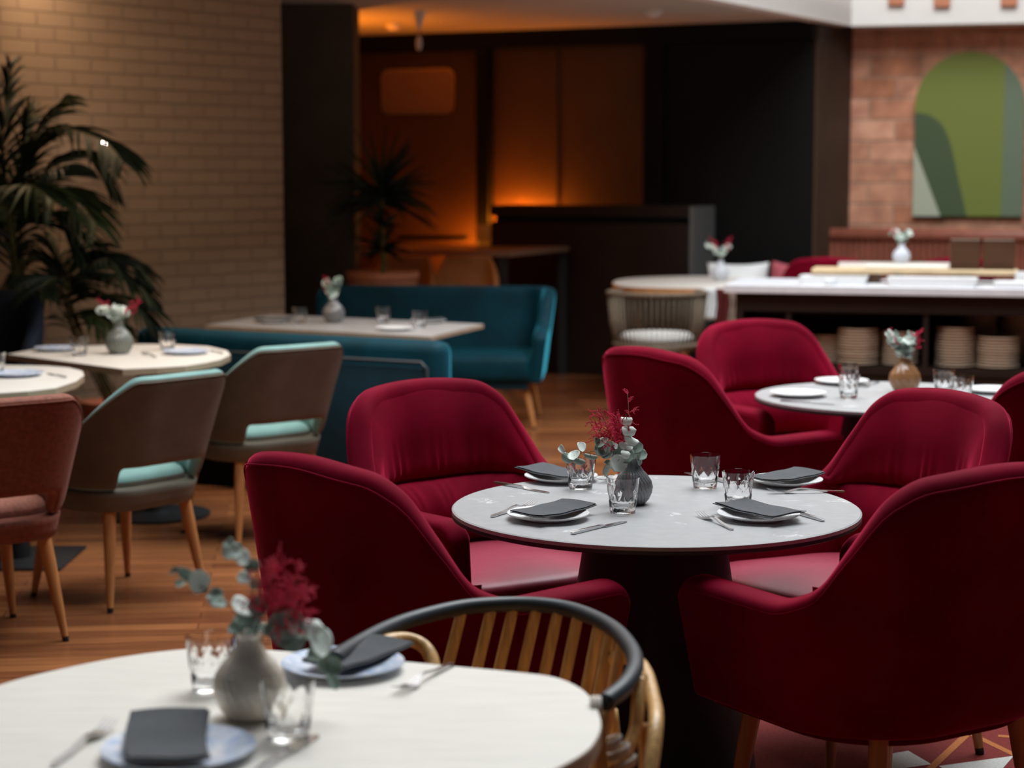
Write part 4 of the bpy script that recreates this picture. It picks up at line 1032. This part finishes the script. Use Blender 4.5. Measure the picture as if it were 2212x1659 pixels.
for k, (px, py, lb) in enumerate(((1412, 22, 'round smoke detector on the ceiling near the white edge'), (850, 52, 'small round detector on the orange lit ceiling'))):
    d_ = at(px, py, FH - .0); 
    tag(MB().lathe([(.06, FH), (.06, FH - .02), (.03, FH - .045), (.001, FH - .045)], 24, (0, 0, 0)).build('smoke_detector', M['fascia'], None, auto=40), lb, 'detector').location = (d_.x, d_.y, 0)
# bench ledge lines left in back room
p_ = up(930, 517, 14.9)
o = MB().box((0, 0, 0), (.55, .3, .03)).build('wall_shelf', M['blackwall'], smooth=False, bevel=.004); o.location = (p_.x, 15.35, p_.z)
tag(o, 'dark narrow shelf above the bar table on the orange lit wall', 'shelf')
# ------------------------------------------------------------------ art, banquette and corbels on the red brick wall
def onbrick(px):
    k = (px - 1106) / F; lo, hi = 0., 5.
    for _ in range(50):
        m_ = (lo + hi) / 2; p = BR0 + UB * m_
        if p.x - k * (p.y * _c + .2) < 0: lo = m_
        else: hi = m_
    return m_
e0, e1 = onbrick(1962), onbrick(2195); pm = BR0 + UB * ((e0 + e1) / 2); zb, zt = up(2079, 467, pm.y).z, up(2079, 113, pm.y).z
AW, AH = e1 - e0, zt - zb; r_ = AW / 2; arc = math.atan2(UB.y, UB.x)
t = thing('wall_art', 'arched green painted panel on the red brick wall', 'wall art', (pm.x, pm.y, zb), arc)
arch = [(-r_, 0), (r_, 0)] + [(r_ * math.cos(R(a)), AH - r_ + r_ * math.sin(R(a))) for a in range(0, 181, 6)]
upright(arch, 0, -.05, -.004).build('panel', M['artgreen'], t, auto=40)
def X(px): return (px - 2078.5) / 233 * AW
def Zz(py): return (467 - py) / 354 * AH
bl = [(X(2151), Zz(467)), (r_ - .001, Zz(467))] + [p for p in arch[2:] if p[0] > X(2151)] 
p_t = [p for p in bl]; bl.append((X(2151), AH - r_ + math.sqrt(max(0, r_ * r_ - X(2151) ** 2))))
upright(bl, 0, -.0515, -.05).build('painted_stripe', M['artblue'], t, smooth=False)
dg = spline([(X(1962), 0, Zz(242)), (X(1990), 0, Zz(246)), (X(2020), 0, Zz(268)), (X(2040), 0, Zz(310)), (X(2055), 0, Zz(370)), (X(2078), 0, Zz(467))], 6)
upright([(v.x, v.z) for v in dg] + [(X(1962), 0)], 0, -.0515, -.05).build('painted_curve', M['artdark'], t, smooth=False)
upright([(X(1962), 0), (X(2022), 0), (X(1962), Zz(315))], 0, -.053, -.0515).build('painted_wedge', M['artcream'], t, smooth=False)
def channel_bench():
    a = Vector((2.40, 14.42, 0)); L = 3.0; t = thing('banquette', 'terracotta channelled leather banquette under the arched green panel', 'banquette', a, arc)
    mb = MB(); n = 66; zt_ = up(2000, 500, 14.2).z
    for k in range(n):
        x = (k + .5) * L / n; r2 = L / n / 2
        P = [(x + r2 * .98 * math.cos(q), .05 + .03 * math.sin(q)) for q in [i * PI / 8 for i in range(16)]]
        mb.prism([(p[0], p[1]) for p in P], .4, zt_ - .03)
        # rounded head
    mb.build('backrest', M['channel'], t, auto=50)
    MB().tube([(r2 * .3, .05, zt_ - .035), (L, .05, zt_ - .035)], .055, 12).build('top_roll', M['channel'], t)
    MB().box((L / 2, -.12, .35), (L, .30, .22)).build('seat', M['channel'], t, bevel=.04)
    MB().box((L / 2, -.1, .12), (L - .06, .26, .24)).build('plinth', M['blackwall'], t, smooth=False)
channel_bench()
for k, (pa, pb, py) in enumerate(((1915, 1948, 12), (2014, 2048, 16), (2160, 2195, 14))):
    A1 = up((pa + pb) / 2, py, 14.5 - .11 * k); 
    o = MB().box((0, .06, .2), (.118, .14, .4)).build('corbel', M['terracotta'], smooth=False, bevel=.004); 
    s_ = ((A1 - CORNER).dot(UB)); q3 = CORNER + UB * s_; o.location = (q3.x, q3.y - .03, up(2000, py, q3.y).z); o.rotation_euler = (0, 0, arc)
    tag(o, '%s of three small terracotta blocks on the white fascia at the top edge' % ['leftmost', 'middle', 'rightmost'][k], 'corbel', 'terracotta blocks on the fascia')
# ------------------------------------------------------------------ serving counter
CY = 10.4; cA = Vector((1.225, CY, 0)); arc
t = thing('serving_counter', 'dark serving counter with white marble top and open plate shelves', 'counter', cA, arc); LC = 2.6
MB().box((LC / 2 - .03, .34, .928), (LC + .06, .74, .044)).build('countertop', M['marble'], t, smooth=False, bevel=.004)
MB().box((LC / 2, .35, .855), (LC, .66, .10)).build('apron', M['counterwood'], t, smooth=False)
MB().box((.02, .35, .40), (.04, .66, .81)).build('end_panel', M['counterwood'], t, smooth=False)
MB().box((LC / 2, .66, .40), (LC, .03, .81)).build('back_panel', M['darkwall'], t, smooth=False)
MB().box((LC / 2, .34, .49), (LC - .02, .62, .04)).build('shelf', M['counterwood'], t, smooth=False)
MB().box((LC / 2, .06, .235), (LC - .02, .04, .47)).build('front_panel', M['counterwood'], t, smooth=False)
def oncounter(px, z=.5, back=0):
    k = (px - 1106) / F; lo, hi = -.5, 4.
    for _ in range(50):
        m_ = (lo + hi) / 2; p = cA + UB * m_ + Vector((.243, .970, 0)) * back
        if p.x - k * (p.y * _c + (H - z) * _s) < 0: lo = m_
        else: hi = m_
    return m_
NB = Vector((.243, .970, 0))
def cpos(px, z, back): return cA + UB * oncounter(px, z, back) + NB * back + Vector((0, 0, z))
for px in (1997, 1700): MB().box((oncounter(px), .33, .66), (.028, .60, .30)).build('divider', M['counterwood'], t, smooth=False)
bpl = MB().lathe([(.06, 0), (.065, 0), (.098, .005), (.115, .0095), (.115, .0152), (.110, .016), (.06, .004), (.001, .004)], 36, cap0=True).build('dinner_plate', M['beigeplate'], auto=50)
tag(bpl, 'x', 'plate'); firstp = True
for (px, n_, back, lb, sc_) in ((1853, 13, .18, 'beige plate in the tall stack left of the counter divider', 1.0), (1944, 12, .2, 'beige plate in the stack just left of the counter divider', .88), (2062, 14, .18, 'beige plate in the tallest stack right of the counter divider', .95),
                           (2155, 11, .18, 'beige plate in the lower stack at the right end of the counter shelf', 1.0), (1786, 10, .25, 'beige plate in the low stack half hidden by the crimson chair', .8), (2112, 19, .46, 'beige plate in the dim tall back stack between the right hand stacks', .9), (2200, 19, .46, 'beige plate in the dim back stack at the right frame edge', .9)):
    for k in range(n_):
        o = bpl if firstp else bpl.copy()
        if not firstp: C.collection.objects.link(o)
        firstp = False; p = cpos(px, .5105, back); j = rnd.uniform(-.002, .002); o.location = (p.x + j, p.y + rnd.uniform(-.002, .002), .5105 + k * .0155); j2 = sc_ * rnd.uniform(.965, 1.02); o.scale = (j2, j2, 1)
        o['label'] = lb; o['category'] = 'plate'; o['group'] = 'plates stacked on the counter shelf'
zc = .9505
def cbox(name, px0, px1, z0, z1, back, dep, m, label, cat, bev=.006, group=None):
    a, b = oncounter(px0, (z0 + z1) / 2, back), oncounter(px1, (z0 + z1) / 2, back); p = cA + UB * ((a + b) / 2) + NB * (back + dep / 2)
    o = MB().box((0, 0, (z1 - z0) / 2), (b - a, dep, z1 - z0)).build(name, m, smooth=False, bevel=bev); o.location = (p.x, p.y, z0); o.rotation_euler = (0, 0, arc)
    return tag(o, label, cat, group)
def tray(px0, px1, back, label, dep=.2, h=.045):
    a, b = oncounter(px0, zc, back), oncounter(px1, zc, back); p = cA + UB * ((a + b) / 2) + NB * (back + dep / 2); w_ = b - a
    mb = MB(); o_ = rrect(w_, dep, .02, 4); rings = [(.94, 0), (1, h * .9), (1, h), (.96, h), (.90, .008)]
    n = len(o_); V = []; Fc = []
    for sc_, z in rings: V += [(x * sc_, y * (sc_ if sc_ > .93 else .86), z) for x, y in o_]
    for j in range(len(rings) - 1): Fc += [[j * n + k, j * n + (k + 1) % n, (j + 1) * n + (k + 1) % n, (j + 1) * n + k] for k in range(n)]
    Fc += [list(range(n)), list(range(4 * n, 5 * n))]
    o = obj('serving_tray', V, Fc, M['plate'], auto=40); o.location = (p.x, p.y, zc); o.rotation_euler = (0, 0, arc); tag(o, label, 'tray', 'white trays on the marble counter')
tray(1725, 1872, .12, 'white serving tray at the left on the marble counter'); tray(1915, 2112, .04, 'white serving tray in the middle of the marble counter, largest'); tray(2146, 2300, .02, 'white serving tray at the right frame edge on the counter', h=.03)
bt_ = thing('serving_board', 'long pale oak board raised on blocks on the marble counter', 'serving board', cpos(1975, zc, .42), arc)
ba, bb = oncounter(1752, 1.0, .4), oncounter(2196, 1.0, .4); bw = bb - ba
MB().box((0, 0, .065), (bw, .24, .028)).build('board', M['boardwood'], bt_, smooth=False, bevel=.008)
for k in (-.21, .22): MB().box((k * bw * 1.9 * .55, 0, .0255), (.12, .2, .051)).build('block', M['walnut'], bt_, smooth=False)
ztop = zc + .0795
cbox('wooden_crate', 2052, 2117, ztop, ztop + .165, .36, .16, M['walnut'], 'left one of two dark wooden boxes on the oak board', 'box', group='dark wooden boxes on the oak board')
cbox('wooden_crate', 2123, 2192, ztop, ztop + .165, .36, .16, M['walnut'], 'right one of two dark wooden boxes on the oak board', 'box', group='dark wooden boxes on the oak board')
cbox('folded_cloth', 1868, 2048, ztop, ztop + .018, .34, .16, M['ash'], 'cream folded cloth on the oak board left of the wooden boxes', 'cloth')
o = MB().lathe([(.02, 0), (.03, .01), (.032, .03), (.028, .034), (.025, .012), (.001, .01)], 24, cap0=True).build('ramekin', M['whitecloth'], auto=40); p = cpos(1793, zc, .1); o.location = (p.x, p.y, zc); tag(o, 'tiny cream dish in front of the left tray on the counter', 'dish')
o = MB().lathe([(.04, 0), (.05, .02), (.05, .075), (.045, .075), (.042, .01), (.001, .01)], 24, cap0=True).build('ramekin', M['plate'], auto=40); p = cpos(2212, zc, .3); o.location = (p.x, p.y, zc); tag(o, 'bright white cup at the right frame edge on the counter', 'dish')
# high table behind the counter with a white vase
t = thing('dining_table', 'cream high table behind the oak board, under the white vase', 'table', (2.55, 12.48, 0), R(-10))
MB().box((0, 0, .945), (.80, .72, .03)).build('tabletop', M['ash'], t, smooth=False, bevel=.004); MB().lathe([(.2, 0), (.2, .02), (.04, .03), (.04, .93)], 24, cap0=True).build('pedestal', M['black'], t, auto=40)
v6 = Vector(((1946 - 1106) / F * 12.65, 12.65, .9605)); vase('white vase on the cream high table behind the counter', v6, M['vase_white'], 1.1)
posy('from the white vase on the cream high table', v6, 1.1, 15, 'sprigs in the white vase', 2, 1, .08, .1, .5)
b8 = chair_at(a0, 2.21, 13.30, R(-10), 'crimson armchair top showing beyond the oak board at left, under the dark wall', 'crimson armchairs by the brick wall')
b9 = chair_at(a0, 2.99, 13.30, R(10), 'crimson armchair top showing left of the wooden boxes, near the banquette', 'crimson armchairs by the brick wall')
b8.scale = b9.scale = (1, 1, 1.04)
# ------------------------------------------------------------------ wicker chair, oak table and cushions left of the counter
P = [at(*q_, .80) for q_ in [(1325, 608), (1345, 618), (1450, 622), (1580, 623), (1640, 621), (1668, 610), (1630, 599), (1500, 596), (1370, 600)]]
P = [(v.x, v.y) for v in smoothpoly([(p.x, p.y, 0) for p in P], 4)]
tt, ct = poly_table('long pale table behind the wicker chair, left of the counter', P, M['ash'], M['oak'], zt=.80, th=.04)
for k in (-.35, .4): MB().tube([(k, 0, 0), (k, 0, .76)], .05, 12).build('leg', M['black'], tt)
v7 = at(1556, 607, .8005); vase('small pale vase on the long pale table left of the counter', v7, M['vase_white'], 1.2)
posy('from the pale vase on the long pale table', v7, 1.5, 18, 'sprigs in the pale vase', 2, 2, .09, .12, .6)
def cushion(px0, px1, py0, py1, Y, m, label, rz=0, tilt=0):
    a, b = up(px0, py1, Y), up(px1, py0, Y); w_, h_ = b.x - a.x, b.z - a.z; V = []; Fc = []; n = 14
    for side in (-1, 1):
        for i in range(n + 1):
            for j in range(n + 1):
                u, v = i / n * 2 - 1, j / n * 2 - 1; k = max(0, (1 - u ** 4) * (1 - v ** 4)) ** .5
                V.append((u * w_ / 2 * (1 - .07 * (1 - v * v)), side * .07 * k, v * h_ / 2 * (1 - .12 * (1 - u * u))))
    q_ = (n + 1) ** 2
    for i in range(n):
        for j in range(n):
            k = i * (n + 1) + j; Fc += [[k, k + 1, k + n + 2, k + n + 1], [q_ + k, q_ + k + n + 1, q_ + k + n + 2, q_ + k + 1]]
    o = obj('cushion', V, Fc, m); o.location = ((a.x + b.x) / 2, Y, (a.z + b.z) / 2); o.rotation_euler = (R(-12), tilt, rz); return tag(o, label, 'cushion', 'cushions beyond the long pale table')
bn = thing('bench', 'dark bench holding cushions beyond the long pale table', 'bench', (1.86, 14.02, 0), R(-14))
MB().box((0, 0, .42), (.78, .26, .08)).build('seat', M['blackwall'], bn, smooth=False, bevel=.01); MB().box((0, .17, .6), (.78, .06, .5)).build('backrest', M['blackwall'], bn, smooth=False, bevel=.01)
for k in (-.4, .4): MB().box((k, 0, .19), (.05, .25, .38)).build('leg', M['blackwall'], bn, smooth=False)
cushion(1528, 1662, 566, 660, 13.98, M['whitecloth'], 'white cushion on the bench beyond the long pale table')
cushion(1660, 1762, 568, 660, 13.9, M['pinkcloth'], 'dusty pink cushion on the bench beyond the long pale table', tilt=R(8))
def wicker():
    Y = 12.1; b = Vector(((1420 - 1106) / F * Y, Y, 0)); t = thing('wicker_chair', 'round woven cord chair with a white seat pad left of the counter', 'chair', b, R(-8))
    hw = .31; top = .815; 
    def ring(z, r, a0=-40, a1=220): return [Vector((r * math.cos(R(a)), r * math.sin(R(a)) * .92, z)) for a in range(a0 + 180, a1 + 181, 5)]
    MB().tube(ring(.80, .315), .014, 8).build('top_rail', M['wicker'], t)
    MB().tube(ring(.475, .27, 0, 355), .016, 8, closed=True).build('seat_rail', M['wicker'], t)
    mb = MB()
    for k in range(40):
        a = R(-40 + 180 + 260 * k / 39); mb.tube([(.315 * math.cos(a), .29 * math.sin(a), .80), (.30 * math.cos(a), .275 * math.sin(a), .62), (.27 * math.cos(a), .25 * math.sin(a), .475)], .0055, 5)
    mb.build('woven_back', M['wicker'], t)
    MB().lathe([(.25, .44), (.265, .45), (.265, .475), (.001, .48)], 40, cap0=True).build('seat', M['wicker'], t, auto=40)
    MB().lathe([(.2, .482), (.235, .492), (.24, .52), (.21, .545), (.001, .55)], 60, fn=lambda a, j, z: 1 - .02 * abs(math.sin(a * 12)), cap0=True).build('seat_pad', mat('striped white pad', (.8, .78, .74), .9), t)
    for sx, sy in ((-1, 1), (1, 1), (-1, -1), (1, -1)): leg('leg', (sx * .17, sy * .16, .445), (sx * .23, sy * .22, 0), .017, .011, M['oak'], t)
wicker()
def drape(px0, px1, py0, py1, Y, m, label, name='throw'):
    V = []; Fc = []; n, k_ = 16, 10
    for j in range(k_ + 1):
        for i in range(n + 1):
            u, v = i / n, j / k_; p = up(px0 + (px1 - px0) * (u + .12 * math.sin(v * 4)), py0 + (py1 - py0) * v, Y); p.y += .025 * math.sin(u * 14 + v * 2); V.append(p)
    for j in range(k_):
        for i in range(n): q_ = j * (n + 1) + i; Fc.append([q_, q_ + 1, q_ + n + 2, q_ + n + 1])
    o = obj(name, V, Fc, m, solid=(.008, 0)); tag(o, label, 'cloth', 'cloths hanging from the long pale table')
drape(1520, 1545, 622, 690, 12.42, M['whitecloth'], 'white cloth hanging off the pale table left of the counter end', 'hanging_cloth')
drape(1546, 1572, 624, 700, 12.44, mat('dark red cloth', (.12, .012, .008), .9), 'dark red cloth hanging off the pale table left of the counter end', 'hanging_cloth')
drape(1572, 1590, 628, 700, 12.46, mat('patterned cloth', (.55, .45, .36), .9, col2=(.12, .05, .03), nscale=14), 'patterned beige cloth hanging beside the counter end', 'hanging_cloth')
# ------------------------------------------------------------------ rug with triangle pattern
def rug():
    t = MB(); V = []; Fc = []; mi = []
    x0_, x1_, y0_, y1_ = -.45, 3.2, 3.2, 8.7; s = .42; h = s * .866
    O = at(1408 + 610, 1655, 0); ang = R(8); ca, sa = math.cos(ang), math.sin(ang)
    def add(poly, z, k):
        P = [Vector((max(x0_, min(x1_, p[0])), max(y0_, min(y1_, p[1])), z)) for p in poly]
        n = len(V); V.extend(P); Fc.append(list(range(n, n + len(P)))); mi.append(k)
    b0 = [(x0_, y0_), (x1_, y0_), (x1_, y1_), (x0_, y1_)]
    V.extend([Vector((p[0], p[1], z)) for z in (.001, .008) for p in b0]); Fc.extend([[0, 3, 2, 1], [4, 5, 6, 7], [0, 1, 5, 4], [1, 2, 6, 5], [2, 3, 7, 6], [3, 0, 4, 7]]); mi.extend([0] * 6)
    def w_(i, j): u, v = s * (i + j * .5), h * j; return Vector((O.x + u * ca - v * sa, O.y + u * sa + v * ca))
    def line(a_, b_):
        d_ = b_ - a_; nrm = Vector((-d_.y, d_.x)).normalized() * .011; add([a_ + nrm, a_ - nrm, b_ - nrm, b_ + nrm], .0089, 2)
    def g(px, py): p = at(px, py, .008); return Vector((p.x, p.y))
    tw = [[g(1872, 1672), g(1893, 1634), g(1962, 1622), g(2012, 1651)], [g(2028, 1655), g(2190, 1633), g(2140, 1690), g(2080, 1690)]]
    ln = [(g(2008, 1662), g(2068, 1606)), (g(2068, 1606), g(2100, 1576)), (g(2117, 1595), g(2200, 1635)), (g(2117, 1595), g(2060, 1570)), (g(2156, 1590), g(2230, 1595)), (g(2008, 1662), g(1960, 1700))]
    for sx in (0, 1, 2):
        for sy in (-1, 0, 1, 3, 5, 7):
            if sy > 0 and sx == 0: continue
            o2 = Vector((sx * .52, sy * .44))
            if sy > 0: o2.x += .55
            for p in tw: 
                if all(x0_ < (k + o2).x < x1_ and y0_ < (k + o2).y < y1_ for k in p): add([k + o2 for k in p], .0086, 1)
            for a_, b_ in ln:
                if all(x0_ < (k + o2).x < x1_ and y0_ < (k + o2).y < y1_ for k in (a_, b_)): line(a_ + o2, b_ + o2)
    o = obj('rug', V, Fc, [M['rug_red'], M['rug_white'], M['rug_orange']], smooth=False, mi=mi)
    tag(o, 'dark red rug with white triangles and orange lines under the armchairs', 'rug')
rug()

# ------------------------------------------------------------------ unseen warm fill added to brighten the brick wall, and the wall bulb
area('brick_wall_fill', (-1.75, 9.15, 2.62), (0, R(-22), R(38)), .5, 3.2, 30, (1, .66, .40))
wl = up(223, 312, 10.1); kW = None
t = thing('wall_lamp', 'tiny bright bulb on a short bracket on the brick wall above the palm', 'lamp', (wl.x, wl.y, wl.z))
MB().lathe([(.001, -.014), (.012, -.009), (.015, 0), (.012, .009), (.001, .014)], 16).build('bulb', mat('lit bulb', (1, 1, 1), .5, emit=(1, .9, .88), estr=40), t)
MB().tube([(0, 0, -.014), (0, 0, -.05), (-.03, .14, -.06)], .006, 6).build('bracket', M['brass'], t)
